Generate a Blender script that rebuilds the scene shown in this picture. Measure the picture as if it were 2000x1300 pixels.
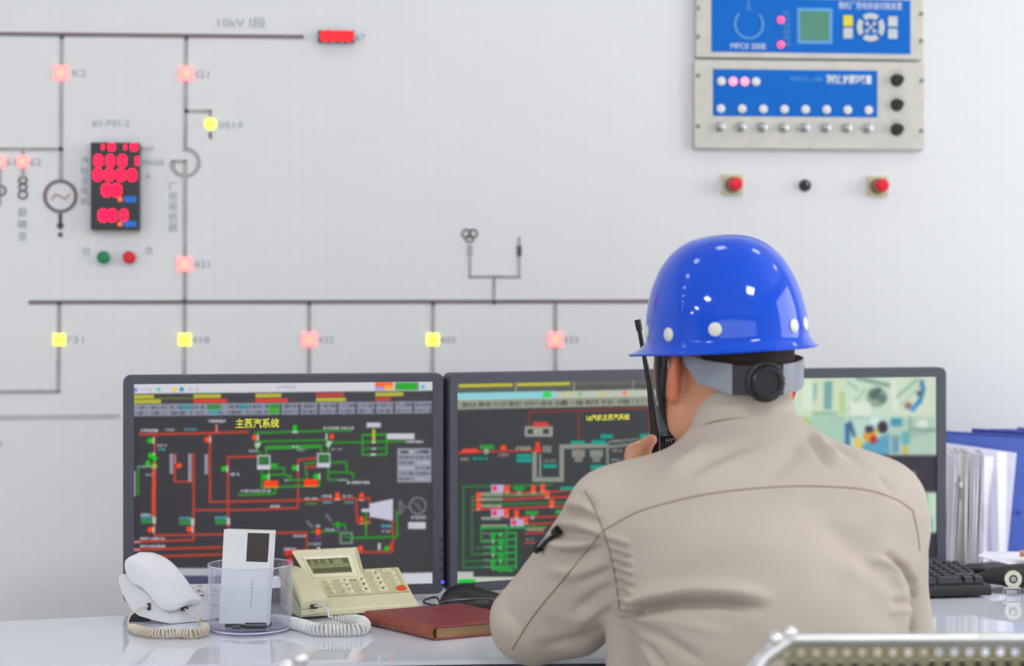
import bpy, bmesh, math, random
import numpy as np
from mathutils import Vector, Matrix
from mathutils.bvhtree import BVHTree
random.seed(7); RNG = np.random.default_rng(7)
for o in list(bpy.data.objects): bpy.data.objects.remove(o)
scene = bpy.context.scene
COL = scene.collection
PI = math.pi; R = math.radians
F = 3600.0; CX = 1000.0; HY = 590.0; CAMZ = 1.25     # measuring frame: focal length in px, horizon row, camera height

# ---------------- camera, light, exposure ----------------
cam = bpy.data.cameras.new('camera'); camo = bpy.data.objects.new('camera', cam); COL.objects.link(camo)
camo.location = (0, 0, CAMZ); camo.rotation_euler = (PI/2, 0, 0)
cam.sensor_width = 36; cam.lens = 36*F/2000; cam.shift_y = -60/2000
cam.dof.use_dof = True; cam.dof.focus_distance = 2.80; cam.dof.aperture_fstop = 2.9
cam.clip_start = .05
scene.camera = camo
scene.view_settings.view_transform = 'Standard'; scene.view_settings.look = 'None'
scene.view_settings.gamma = 1.0; scene.view_settings.use_curve_mapping = False
scene.view_settings.exposure = 0.09
world = bpy.data.worlds.new('World'); scene.world = world; world.use_nodes = True
bg = world.node_tree.nodes['Background']; bg.inputs['Color'].default_value = (.75, .85, 1, 1); bg.inputs['Strength'].default_value = 1.2
LAMP_POWER = 31; LAMP_POWER2 = 6        # emission strength of the ceiling light diffusers
def area(name, loc, rot, sx, sy, power, color):
    l = bpy.data.lights.new(name, 'AREA'); l.shape = 'RECTANGLE'; l.size = sx; l.size_y = sy; l.energy = power; l.color = color
    o = bpy.data.objects.new(name, l); COL.objects.link(o); o.location = loc; o.rotation_euler = rot; return o
area('daylight_and_fill', (3.02, 2.3, 1.80), (0, R(90), 0), 1.5, 2.2, 35, (1, .985, .965))
area('daylight_and_fill', (-1.0, -3.85, 1.80), (R(90), 0, R(0)), 7.0, 1.5, 40, (1, .985, .965))  # added fill from behind the camera, evens out the back wall

# ---------------- colours and materials ----------------
def lin(c):
    return tuple(((v/255)/12.92 if v/255 <= .04045 else ((v/255+.055)/1.055)**2.4) for v in c[:3])
MC = {}
def mat(name, c, rough=.5, metal=0, var=.03, vscale=40, bump=0, bscale=300, emis=0, trans=0, spec=.5, coat=0, sss=0, ior=1.5):
    if name in MC: return MC[name]
    m = bpy.data.materials.new(name); m.use_nodes = True; nt = m.node_tree; b = nt.nodes['Principled BSDF']
    l = lin(c); b.inputs['Roughness'].default_value = rough; b.inputs['Metallic'].default_value = metal
    b.inputs['IOR'].default_value = ior
    b.inputs['Specular IOR Level'].default_value = spec; b.inputs['Coat Weight'].default_value = coat
    b.inputs['Coat Roughness'].default_value = .03
    tc = nt.nodes.new('ShaderNodeTexCoord')
    n = nt.nodes.new('ShaderNodeTexNoise'); n.inputs['Scale'].default_value = vscale; n.inputs['Detail'].default_value = 3
    r = nt.nodes.new('ShaderNodeValToRGB')
    r.color_ramp.elements[0].color = tuple(max(0, v*(1-var*2)) for v in l)+(1,)
    r.color_ramp.elements[1].color = tuple(min(1, v*(1+var*2)) for v in l)+(1,)
    r.color_ramp.elements[0].position = .3; r.color_ramp.elements[1].position = .7
    nt.links.new(tc.outputs['Object'], n.inputs['Vector']); nt.links.new(n.outputs['Fac'], r.inputs['Fac'])
    nt.links.new(r.outputs['Color'], b.inputs['Base Color'])
    if bump:
        n2 = nt.nodes.new('ShaderNodeTexNoise'); n2.inputs['Scale'].default_value = bscale; n2.inputs['Detail'].default_value = 2
        bp = nt.nodes.new('ShaderNodeBump'); bp.inputs['Strength'].default_value = bump; bp.inputs['Distance'].default_value = .001
        nt.links.new(tc.outputs['Object'], n2.inputs['Vector']); nt.links.new(n2.outputs['Fac'], bp.inputs['Height'])
        nt.links.new(bp.outputs['Normal'], b.inputs['Normal'])
    if emis:
        nt.links.new(r.outputs['Color'], b.inputs['Emission Color']); b.inputs['Emission Strength'].default_value = emis
    if sss:
        b.inputs['Subsurface Weight'].default_value = sss; b.inputs['Subsurface Radius'].default_value = (1, .3, .15); b.inputs['Subsurface Scale'].default_value = .008
    MC[name] = m; return m
WHITE_WALL = (226, 228, 230)
M_wall = mat('mosaic board tiles', WHITE_WALL, .45, var=.004, vscale=3)
def tile_seams(m, pitch=.025):
    nt = m.node_tree; b = nt.nodes['Principled BSDF']; src = b.inputs['Base Color'].links[0].from_socket
    tc = nt.nodes.new('ShaderNodeTexCoord'); sep = nt.nodes.new('ShaderNodeSeparateXYZ'); nt.links.new(tc.outputs['Object'], sep.inputs[0])
    outs = []
    for ax in ('X', 'Z'):
        a = nt.nodes.new('ShaderNodeMath'); a.operation = 'PINGPONG'; a.inputs[1].default_value = pitch/2
        nt.links.new(sep.outputs[ax], a.inputs[0])
        c = nt.nodes.new('ShaderNodeMath'); c.operation = 'LESS_THAN'; c.inputs[1].default_value = .0007
        nt.links.new(a.outputs[0], c.inputs[0]); outs.append(c)
    mx = nt.nodes.new('ShaderNodeMath'); mx.operation = 'MAXIMUM'; nt.links.new(outs[0].outputs[0], mx.inputs[0]); nt.links.new(outs[1].outputs[0], mx.inputs[1])
    mm = nt.nodes.new('ShaderNodeMix'); mm.data_type = 'RGBA'; nt.links.new(mx.outputs[0], mm.inputs['Factor'])
    nt.links.new(src, mm.inputs['A']); mm.inputs['B'].default_value = lin((222, 224, 227))+(1,)
    nt.links.new(mm.outputs['Result'], b.inputs['Base Color'])
tile_seams(M_wall)
M_plaster = mat('white plaster', (232, 232, 232), .7, var=.01, bump=.1)
M_floor = mat('grey vinyl floor', (214, 214, 214), .35, var=.04)
M_desk = mat('grey glass desktop', (220, 224, 236), .035, var=.006, vscale=2, ior=1.52)
M_deskedge = mat('dark desk edge', (70, 74, 84), .3, .4)
M_panel = mat('desk panel', (190, 192, 198), .5)
M_black = mat('black plastic', (26, 26, 32), .35, bump=.15, bscale=900)
M_bezel = mat('charcoal bezel plastic', (72, 74, 87), .45, var=.18, vscale=900, bump=.25, bscale=1200)
M_dark = mat('dark rubber', (30, 30, 34), .5)
M_chrome = mat('chrome', (225, 225, 228), .12, 1, var=.005)
M_steel = mat('brushed steel', (170, 172, 176), .3, 1)
M_led_w = mat('white indicator dome', (225, 225, 225), .2)

# ---------------- tagging ----------------
def tag(o, label=None, cat=None, group=None, kind=None):
    if label: o['label'] = label
    if cat: o['category'] = cat
    if group: o['group'] = group
    if kind: o['kind'] = kind
    return o
def thing(name, label, cat, loc=(0, 0, 0), rotz=0, group=None):
    o = bpy.data.objects.new(name, None); COL.objects.link(o); o.empty_display_size = .05
    o.location = loc; o.rotation_euler = (0, 0, rotz); return tag(o, label, cat, group)
def mesh_obj(name, verts, faces, m, parent=None, smooth=False, label=None):
    me = bpy.data.meshes.new(name); me.from_pydata([tuple(v) for v in verts], [], [tuple(f) for f in faces]); me.update()
    if m: me.materials.append(m)
    if smooth:
        me.polygons.foreach_set('use_smooth', [True]*len(me.polygons))
    o = bpy.data.objects.new(name, me); COL.objects.link(o)
    if parent: o.parent = parent
    if label: o['label'] = label
    return o
def bevel(o, w=.002, seg=2, ang=35):
    b = o.modifiers.new('bevel', 'BEVEL'); b.width = w; b.segments = seg; b.limit_method = 'ANGLE'; b.angle_limit = R(ang)
    for p in o.data.polygons: p.use_smooth = True
    wn = o.modifiers.new('wn', 'WEIGHTED_NORMAL'); wn.keep_sharp = True
    return o

class MB:
    def __init__(s): s.v = []; s.f = []
    def add(s, vs, fs):
        n = len(s.v); s.v += [Vector(v) for v in vs]; s.f += [tuple(i+n for i in f) for f in fs]; return s
    def box(s, c, d, rz=0, rx=0, ry=0):
        M = Matrix.Rotation(rz, 3, 'Z') @ Matrix.Rotation(ry, 3, 'Y') @ Matrix.Rotation(rx, 3, 'X'); c = Vector(c)
        vs = [c + M @ Vector((x*d[0]/2, y*d[1]/2, z*d[2]/2)) for x in (-1, 1) for y in (-1, 1) for z in (-1, 1)]
        return s.add(vs, [(0, 1, 3, 2), (4, 6, 7, 5), (0, 4, 5, 1), (2, 3, 7, 6), (0, 2, 6, 4), (1, 5, 7, 3)])
    def hexa(s, b, t):      # two quads (same winding), bottom and top
        return s.add(list(b)+list(t), [(3, 2, 1, 0), (4, 5, 6, 7), (0, 1, 5, 4), (1, 2, 6, 5), (2, 3, 7, 6), (3, 0, 4, 7)])
    def prism(s, poly, vec):
        n = len(poly); vec = Vector(vec); p = [Vector(q) for q in poly]
        return s.add(p+[q+vec for q in p], [tuple(range(n))[::-1], tuple(range(n, 2*n))]+[(i, (i+1) % n, n+(i+1) % n, n+i) for i in range(n)])
    def lathe(s, prof, o=(0, 0, 0), axis=(0, 0, 1), seg=24, cap=True):   # prof: (r, h) along axis
        a = Vector(axis).normalized(); u = a.orthogonal().normalized(); w = a.cross(u); o = Vector(o); vs = []; fs = []
        for r, h in prof:
            for k in range(seg):
                t = 2*PI*k/seg; vs.append(o + a*h + (u*math.cos(t)+w*math.sin(t))*r)
        for i in range(len(prof)-1):
            for k in range(seg):
                k2 = (k+1) % seg; fs.append((i*seg+k, i*seg+k2, (i+1)*seg+k2, (i+1)*seg+k))
        if cap:
            fs.append(tuple(range(seg))[::-1]); fs.append(tuple(range((len(prof)-1)*seg, len(prof)*seg)))
        return s.add(vs, fs)
    def cyl(s, p0, p1, r0, r1=None, seg=16):
        p0 = Vector(p0); p1 = Vector(p1); r1 = r0 if r1 is None else r1
        return s.lathe([(r0, 0), (r1, (p1-p0).length)], p0, p1-p0, seg)
    def ring(s, o, axis, R0, R1, h, seg=32):
        return s.lathe([(R0, 0), (R1, 0), (R1, h), (R0, h), (R0, 0)], o, axis, seg, cap=False)
    def tube(s, pts, r, seg=8, closed=False):
        pts = [Vector(p) for p in pts]; n = len(pts); rr = r if hasattr(r, '__len__') else [r]*n
        T = [(pts[min(i+1, n-1)]-pts[max(i-1, 0)]).normalized() for i in range(n)]
        if closed: T = [(pts[(i+1) % n]-pts[i-1]).normalized() for i in range(n)]
        u = T[0].orthogonal().normalized(); vs = []; fs = []
        for i in range(n):
            u = (u - T[i]*u.dot(T[i])).normalized(); w = T[i].cross(u)
            for k in range(seg):
                t = 2*PI*k/seg; vs.append(pts[i]+(u*math.cos(t)+w*math.sin(t))*rr[i])
        for i in range(n-1 if not closed else n):
            j = (i+1) % n
            for k in range(seg):
                k2 = (k+1) % seg; fs.append((i*seg+k, i*seg+k2, j*seg+k2, j*seg+k))
        if not closed: fs += [tuple(range(seg))[::-1], tuple(range((n-1)*seg, n*seg))]
        return s.add(vs, fs)
    def ball(s, c, r, seg=12, sc=(1, 1, 1), M=None):
        c = Vector(c); n = seg//2; M = M or Matrix.Identity(3); base = []
        for i in range(n+1):
            for k in range(seg):
                p = PI*i/n; t = 2*PI*k/seg
                base.append(c + M @ Vector((r*sc[0]*math.sin(p)*math.cos(t), r*sc[1]*math.sin(p)*math.sin(t), r*sc[2]*math.cos(p))))
        fs = [(i*seg+k, (i+1)*seg+k, (i+1)*seg+(k+1) % seg, i*seg+(k+1) % seg) for i in range(n) for k in range(seg)]
        return s.add(base, fs)
    def build(s, name, m, parent=None, smooth=False, label=None, bev=0, seg=2):
        o = mesh_obj(name, s.v, s.f, m, parent, smooth, label)
        bm = bmesh.new(); bm.from_mesh(o.data); bmesh.ops.remove_doubles(bm, verts=bm.verts, dist=1e-6)
        bmesh.ops.recalc_face_normals(bm, faces=bm.faces); bm.to_mesh(o.data); bm.free()
        if smooth:
            o.data.set_sharp_from_angle(angle=R(40))
        if bev: bevel(o, bev, seg)
        return o
def catmull(pts, n=8):
    P_ = [Vector(p) for p in pts]; P_ = [P_[0]*2-P_[1]]+P_+[P_[-1]*2-P_[-2]]; out = []
    for i in range(1, len(P_)-2):
        a, b, c, d = P_[i-1:i+3]
        for k in range(n):
            t = k/n; out.append(.5*((2*b)+(c-a)*t+(2*a-5*b+4*c-d)*t*t+(3*b-a-3*c+d)*t**3))
    out.append(P_[-2]); return out
def P(px, py, d): return Vector(((px-CX)/F*d, d, CAMZ-(py-HY)/F*d))       # point seen at (px,py) at depth d
def desk_pt(px, py, z=0): d = (CAMZ-DESKZ-z)*F/(py-HY); return P(px, py, d)
DESKZ = .75
FONT_CACHE = {}
def text_obj(name, s, size, m, parent=None, loc=(0, 0, 0), rot=(PI/2, 0, 0), ext=.0003, align='CENTER', width=None, offset=0, M=None):
    cu = bpy.data.curves.new('t', 'FONT'); cu.body = s; cu.size = size; cu.extrude = ext; cu.align_x = align; cu.align_y = 'CENTER'; cu.offset = offset
    cu.resolution_u = 3
    to = bpy.data.objects.new('t', cu); COL.objects.link(to)
    dg = bpy.context.evaluated_depsgraph_get(); dg.update()
    me = bpy.data.meshes.new_from_object(to.evaluated_get(dg)); bpy.data.objects.remove(to); bpy.data.curves.remove(cu)
    if width and len(me.vertices):
        xs = [v.co.x for v in me.vertices]; w = max(xs)-min(xs); k = width/w if w else 1
        for v in me.vertices: v.co.x *= k
    me.materials.clear(); me.materials.append(m)
    o = bpy.data.objects.new(name, me); COL.objects.link(o); o.parent = parent
    if M is not None: o.matrix_local = M
    else: o.location = loc; o.rotation_euler = rot
    return o

# ---------------- room ----------------
WY0, WK = 3.755, math.tan(R(5)); WT = R(5)
def struct(o): o['kind'] = 'structure'; return o
struct(MB().box((-3.5, -.1, -.05), (13.4, 8.6, .1)).build('floor', M_floor))
struct(MB().box((-3.5, -.1, 3.05), (13.4, 8.6, .1)).build('ceiling', M_plaster))
wb = struct(MB().box((-3.5, .06, 1.5), (13.6, .12, 3.0)).build('wall_back', M_wall)); wb.location = (0, WY0, 0); wb.rotation_euler = (0, 0, WT)
def wall_with_window(name, wn, horiz, c, A0, A1, a0, a1):     # a wall along y (horiz False) or x (True) with one window opening
    z0, z1 = 1.05, 2.55; T_ = lambda a, z, da, dz, th, b: b.box((a, c, z) if horiz else (c, a, z), (da, th, dz) if horiz else (th, da, dz))
    b = MB(); T_((A0+a0)/2, 1.5, a0-A0, 3, .1, b); T_((A1+a1)/2, 1.5, A1-a1, 3, .1, b); T_((a0+a1)/2, z0/2, a1-a0, z0, .1, b); T_((a0+a1)/2, (z1+3)/2, a1-a0, 3-z1, .1, b)
    struct(b.build(name, M_plaster)); w = MB()
    for a in (a0, (a0+a1)/2, a1): T_(a, (z0+z1)/2, .05, z1-z0, .06, w)
    for z in (z0, z1): T_((a0+a1)/2, z, a1-a0, .05, .06, w)
    w = struct(w.build(wn, M_plaster)); g = MB(); T_((a0+a1)/2, (z0+z1)/2, a1-a0, z1-z0, .006, g); g.build('pane', M_glass, w)
M_glass = bpy.data.materials.new('window glass'); M_glass.use_nodes = True
_nt = M_glass.node_tree; _nt.nodes.clear(); _o = _nt.nodes.new('ShaderNodeOutputMaterial'); _t = _nt.nodes.new('ShaderNodeBsdfTransparent'); _g = _nt.nodes.new('ShaderNodeBsdfGlossy')
_g.inputs['Roughness'].default_value = .02; _m = _nt.nodes.new('ShaderNodeMixShader'); _m.inputs[0].default_value = .08
_nt.links.new(_t.outputs[0], _m.inputs[1]); _nt.links.new(_g.outputs[0], _m.inputs[2]); _nt.links.new(_m.outputs[0], _o.inputs[0])
wall_with_window('wall_right', 'window_1', False, 3.15, -4.1, 4.1, 1.2, 3.4)
wall_with_window('wall_front', 'fill_window', True, -4.0, -10.1, 3.2, -4.5, 2.5)  # the window in this wall is added, to go with the fill light
struct(MB().box((-10.1, -.4, 1.5), (.1, 7.4, 3)).build('wall_left', M_plaster))
# ceiling lights: large panels over the middle of the room, small ones in a row along the mimic board
M_diff = mat('lit diffuser', (255, 253, 250), .5, var=0, emis=LAMP_POWER); M_diff2 = mat('lit small diffuser', (255, 253, 250), .5, var=0, emis=LAMP_POWER2)
M_lframe = mat('white lamp frame', (235, 235, 235), .5)
def ceiling_light(x, y, w, m, label, grp):
    t = thing('ceiling_light', label, 'ceiling light', (x, y, 3.0), 0, grp)
    MB().ring((0, 0, -.015), (0, 0, 1), w/2*1.414, (w/2+.03)*1.414, .015, 4).build('frame', M_lframe, t).rotation_euler = (0, 0, PI/4)
    MB().box((0, 0, -.006), (w, w, .008)).build('diffuser', m, t)
for x, y in ((1.0, .2), (-3.0, .1), (-5.8, 0), (-8.3, 0)): ceiling_light(x, y, .6, M_diff, 'large square white ceiling light panel', 'large ceiling lights')
for i in range(10): x = 2.3-i*1.15; ceiling_light(x, 2.95+.0875*x, .3, M_diff2, 'small square white ceiling light along the mimic board', 'small ceiling lights')

# ---------------- mimic board on the back wall ----------------
def wl(px, py):      # wall-local (u, v) of the point seen at (px, py)
    t = (px-CX)/F; Y = WY0/(1-WK*t); return (t*Y/math.cos(WT), CAMZ-(py-HY)/F*Y)
PXM = WY0/F
def wthing(name, px, py, label, cat, group=None):
    u, v = wl(px, py)
    return thing(name, label, cat, (u*math.cos(WT), WY0+u*math.sin(WT), v), WT, group)
M_line = mat('grey brown printed line', (128, 112, 120), .5, var=.02)
M_line2 = mat('grey printed line', (172, 166, 170), .5, var=.09, vscale=25)
M_line3 = mat('pale grey trim', (188, 188, 192), .5)
M_ink = mat('blue grey lettering', (168, 174, 192), .6)
M_inkd = mat('dark lettering', (80, 82, 92), .6)
M_pinkline = mat('pink printed line', (214, 176, 184), .5)
dia = thing('mimic_diagram', 'grey single-line power diagram printed on white wall board', 'diagram', (0, WY0, 0), WT)
def dline(pts, w, m=None, name='feeder_line'):
    w *= PXM; b = MB()
    for a, c in zip(pts[:-1], pts[1:]):
        (u0, v0), (u1, v1) = wl(*a), wl(*c); L = math.hypot(u1-u0, v1-v0); an = math.atan2(v1-v0, u1-u0)
        b.box(((u0+u1)/2, -.0012, (v0+v1)/2), (L+w*.9, .0022, w), ry=-an)
    return b.build(name, m or M_line2, dia)
dline([(-30, 66), (590, 72)], 7.5, M_line, 'busbar_line'); dline([(60, 590), (1275, 588)], 7.5, M_line, 'busbar_line')
dline([(121, 72), (119, 350)], 7); dline([(118, 291), (-30, 291)], 6); dline([(364, 74), (362, 292)], 7)
dline([(364, 217), (411, 217), (411, 232)], 6); dline([(340, 330), (338, 315), (362, 315)], 6)
dline([(362, 315), (361, 588)], 7); dline([(361, 588), (360, 730)], 7)
dline([(116, 592), (114, 764), (-30, 765)], 7); dline([(604, 592), (604, 730)], 7); dline([(846, 592), (845, 730)], 7); dline([(1085, 592), (1085, 725)], 7)
dline([(965, 590), (965, 540)], 6); dline([(918, 500), (918, 540), (1014, 540), (1014, 465)], 5); dline([(45, 292), (45, 305)], 6)
dline([(-30, 815), (230, 812)], 8, M_line3, 'trim_line'); dline([(0, 330), (0, 400)], 5)
for (x, y) in [(121, 72), (364, 74), (361, 588), (116, 592), (604, 592), (846, 592), (965, 590), (119, 291), (364, 217)]:
    u, v = wl(x, y); MB().cyl((u, 0, v), (u, -.0032, v), 4.6*PXM, seg=12).build('junction_dot', M_inkd, dia)
def darc(cx, cy, r, w, a0, a1, m, name='symbol'):
    u, v = wl(cx, cy); n = 40; b = MB(); rr = r*PXM; ww = w*PXM/2; vs = []; fs = []
    for i in range(n+1):
        a = R(a0+(a1-a0)*i/n)
        for q, y in ((rr-ww, 0), (rr+ww, 0), (rr+ww, -.0024), (rr-ww, -.0024)): vs.append((u+q*math.cos(a), y, v+q*math.sin(a)))
    for i in range(n):
        for k in range(4): k2 = (k+1) % 4; fs.append((i*4+k, i*4+k2, (i+1)*4+k2, (i+1)*4+k))
    b.add(vs, fs).build(name, m, dia)
darc(118, 383, 29, 6.5, 0, 360, M_line, 'generator_symbol')
dline([(102, 388), (109, 379), (118, 383), (127, 388), (134, 380)], 4, M_pinkline, 'generator_wave')
darc(362, 317, 26, 6.5, 90, -180, M_line2, 'reactor_symbol')
for (x, y, r) in [(45, 352, 7), (45, 365, 7), (45, 380, 8), (911, 456, 8), (924, 456, 8), (917, 466, 7), (2, 372, 9)]: darc(x, y, r, 3.5, 0, 360, M_line, 'transformer_symbol')
def dbox(x, y, w, h, m, name='symbol'):
    u, v = wl(x, y); MB().box((u, -.0014, v), (w*PXM, .0026, h*PXM)).build(name, m, dia)
dbox(45, 338, 6, 22, M_line2, 'fuse_symbol'); dbox(918, 489, 10, 20, M_line2, 'fuse_symbol'); dbox(1014, 490, 9, 20, M_inkd, 'fuse_symbol')
dbox(118, 432, 6, 30, M_inkd, 'earth_symbol'); dbox(118, 440, 12, 6, M_inkd, 'earth_symbol'); dbox(118, 458, 7, 8, M_inkd, 'earth_symbol'); dbox(411, 264, 6, 12, M_line, 'earth_symbol')
def dtext(s, x, y, h, m=M_ink, w=None, vert=False, off=.0):
    if vert:
        for i, ch in enumerate(s): dtext(ch, x, y+i*vert, h, m)
        return
    u, v = wl(x, y); text_obj('lettering', s, h*PXM*1.25, m, dia, (u, -.0006, v), width=w*PXM if w else None, offset=off)
dtext('10kV Ⅰ段', 470, 46, 18, w=92)
for s, x, y, w in [('K2', 155, 144, 26), ('G1', 397, 146, 26), ('0514', 450, 245, 46), ('431', 396, 517, 30), ('731', 148, 664, 34), ('418', 392, 664, 34), ('432', 637, 664, 30),
                   ('435', 875, 664, 32), ('433', 1115, 664, 30), ('67', 703, 74, 20), ('61', 22, 317, 22), ('62', 69, 317, 22)]: dtext(s, x, y, 15, w=w)
dtext('#1-F01-2', 217, 241, 15, w=72); dtext('kW', 288, 291, 12, w=24); dtext('MVAR', 300, 318, 13, w=42); dtext('A', 290, 345, 12)
dtext('汽轮发电机', 166, 316, 14, vert=19.5); dtext('厂用电抗器', 338, 365, 15, vert=20); dtext('励磁变', 44, 415, 15, vert=24); dtext('分', 168, 491, 14); dtext('合', 291, 490, 14); dtext('#', 0, 866, 12)

def em(name, c, s): return mat(name, c, .4, var=0, emis=s)
M_salmon = em('lit salmon lens', (255, 140, 140), 1.1); M_salc = em('salmon lens centre', (255, 150, 120), 1.3)
M_yel = em('lit yellow lens', (255, 250, 110), .9); M_yelc = em('yellow lens centre', (250, 245, 60), 1.0)
def lamp(px, py, kind, col, label, cat='indicator lamp', grp=None, s=28):
    t = wthing('indicator_lamp', px, py, label, cat, None); w = s*PXM
    m, mc = (M_salmon, M_salc) if col == 'r' else (M_yel, M_yelc)
    if kind == 'sq':
        MB().box((0, -.003, 0), (w, .006, w)).build('lens', m, t, bev=.006, seg=3)
        MB().box((0, -.0064, 0), (w*.42, .002, w*.42)).build('lit_centre', mc, t)
    else:
        MB().lathe([(w/2, 0), (w/2, .004), (w*.4, .007)], (0, 0, 0), (0, -1, 0), 24).build('lens', m, t, True)
        MB().cyl((0, -.006, 0), (0, -.0085, 0), w*.2).build('lit_centre', mc, t)
lamp(119, 143, 'sq', 'r', 'glowing pink square lamp on the line above the generator circle')
lamp(364, 144, 'sq', 'r', 'glowing pink square lamp above the yellow round lamp branch, upper board')
lamp(361, 516, 'sq', 'r', 'glowing pink square lamp just right of the green and red buttons')
lamp(604, 663, 'sq', 'r', 'glowing pink square lamp between two yellow lamps in bottom row', s=29)
lamp(1085, 663, 'sq', 'r', 'glowing pink square lamp nearest the blue hard hat, bottom row', s=29)
lamp(116, 663, 'sq', 'y', 'yellow square lamp at left end of the bottom row', s=24)
lamp(361, 663, 'sq', 'y', 'yellow square lamp below the reactor line, second in bottom row', s=25)
lamp(845, 663, 'sq', 'y', 'yellow square lamp between two pink lamps, bottom row', s=25)
lamp(411, 242, 'ci', 'y', 'round yellow lamp hanging on a short side branch of the diagram', s=24)
lamp(45, 316, 'ci', 'r', 'round orange pink lamp left of the generator circle', s=25)
lamp(-1, 316, 'ci', 'r', 'round pink lamp cut by the left edge of the photo', s=25)

# digits
SEG = {'0': 'abcdef', '1': 'bc', '2': 'abged', '3': 'abgcd', '4': 'fgbc', '5': 'afgcd', '6': 'afgedc', '7': 'abc', '8': 'abcdefg', '9': 'abcdfg'}
def digits(b, s, x0, z0, w, h, pitch, y, th):
    for i, ch in enumerate(s):
        x = x0+i*pitch
        if ch == '.': b.box((x-pitch*.35, y, z0-h/2), (th, .001, th)); continue
        for g in SEG.get(ch, ''):
            cx, cz, dx, dz = {'a': (0, h/2, w, th), 'g': (0, 0, w, th), 'd': (0, -h/2, w, th), 'b': (w/2, h/4, th, h/2), 'f': (-w/2, h/4, th, h/2), 'c': (w/2, -h/4, th, h/2), 'e': (-w/2, -h/4, th, h/2)}[g]
            b.box((x+cx, y, z0+cz), (dx, .001, dz))
M_red = em('red display digits', (255, 0, 60), 1.6); M_red2 = em('bright red digits', (255, 10, 20), 3.0); M_hous = mat('dark display housing', (40, 42, 52), .4)
M_bluetag = mat('blue unit label', (20, 120, 225), .5); M_orange = em('orange indicator', (225, 95, 60), .6); M_cream = mat('cream plate', (205, 198, 165), .5)
t = wthing('digital_meter', 228, 365, 'tall dark meter with rows of red digits beside the generator symbol', 'digital meter')
MB().box((0, -.015, 0), (91*PXM, .03, 166*PXM)).build('housing', M_hous, t, bev=.002)
MB().box((0, -.006, -85*PXM), (91*PXM, .012, 4*PXM)).build('bottom_trim', M_cream, t)
def dg(s, x, y, w, h, pitch, th=5.5, m=M_red):
    b = MB(); digits(b, s, (x-228)*PXM, -(y-365)*PXM, w*PXM, h*PXM, pitch*PXM, -.0306, th*PXM); b.build('digit_row', m, t)
dg('1010', 201, 291, 9, 10, 21); dg('0001', 197, 317, 10, 17, 22.5, 7); dg('8088', 196, 344, 11, 17, 21.5, 7); dg('88', 213, 373, 12, 17, 18, 8.5); dg('88', 206, 421, 11, 17, 17, 8); dg('0', 245, 420, 9, 16, 16, 7)
for y in (390, 437):
    MB().box(((257-228)*PXM, -.0306, -(y-365)*PXM), (22*PXM, .001, 11*PXM)).build('unit_label', M_bluetag, t)
    MB().cyl(((238-228)*PXM, -.030, -(y-365)*PXM), ((238-228)*PXM, -.0315, -(y-365)*PXM), 5*PXM).build('status_dot', M_orange, t)
t = wthing('digital_counter', 657, 73, 'small black housing with glowing red digits at end of upper line', 'digital display')
MB().box((0, -.01, 0), (69*PXM, .02, 22*PXM)).build('housing', M_hous, t, bev=.001)
b = MB(); digits(b, '8888', -22*PXM, 0, 9.5*PXM, 13*PXM, 15.5*PXM, -.0206, 6.5*PXM); b.build('digit_row', M_red2, t)
def push(px, py, c, label, r=12.5):
    t = wthing('push_button', px, py, label, 'push button')
    MB().ring((0, 0, 0), (0, -1, 0), r*.7*PXM, (r+2.5)*PXM, .006).build('collar', M_steel, t, True)
    MB().lathe([(r*PXM, 0), (r*PXM, .012), (r*.85*PXM, .016), (r*.3*PXM, .0175)], (0, 0, 0), (0, -1, 0), 24).build('button_cap', mat('cap '+str(c), c, .3), t, True)
push(203, 503, (0, 125, 75), 'round green push button below the tall digital meter'); push(253, 503, (220, 15, 30), 'round red push button below the tall digital meter')
for x, y, w_ in [(1430, 361, 'under left part of rack panels'), (1713, 364, 'under right part of rack panels')]:
    t = wthing('stop_button', x, y, 'red button on square cream plate '+w_, 'push button')
    MB().box((0, -.003, 0), (41*PXM, .006, 41*PXM)).build('plate', M_cream, t, bev=.001)
    MB().lathe([(16*PXM, 0), (15*PXM, .010), (13*PXM, .011)], (0, -.006, 0), (0, -1, 0), 24).build('collar', mat('olive collar', (130, 115, 85), .5), t, True)
    MB().lathe([(9*PXM, 0), (9*PXM, .012), (13*PXM, .014), (13*PXM, .026), (9*PXM, .031), (3*PXM, .032)], (0, -.016, 0), (0, -1, 0), 24).build('button_cap', mat('stop red', (235, 0, 35), .35), t, True)
t = wthing('selector_knob', 1572, 362, 'small black round knob between the two red stop buttons', 'knob')
MB().lathe([(12*PXM, 0), (12*PXM, .003), (9*PXM, .004), (8*PXM, .02), (6*PXM, .022)], (0, 0, 0), (0, -1, 0), 24).build('knob_cap', M_black, t, True)
MB().box((0, -.0235, .003), (.0015, .001, .008)).build('pointer', M_led_w, t)

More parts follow.
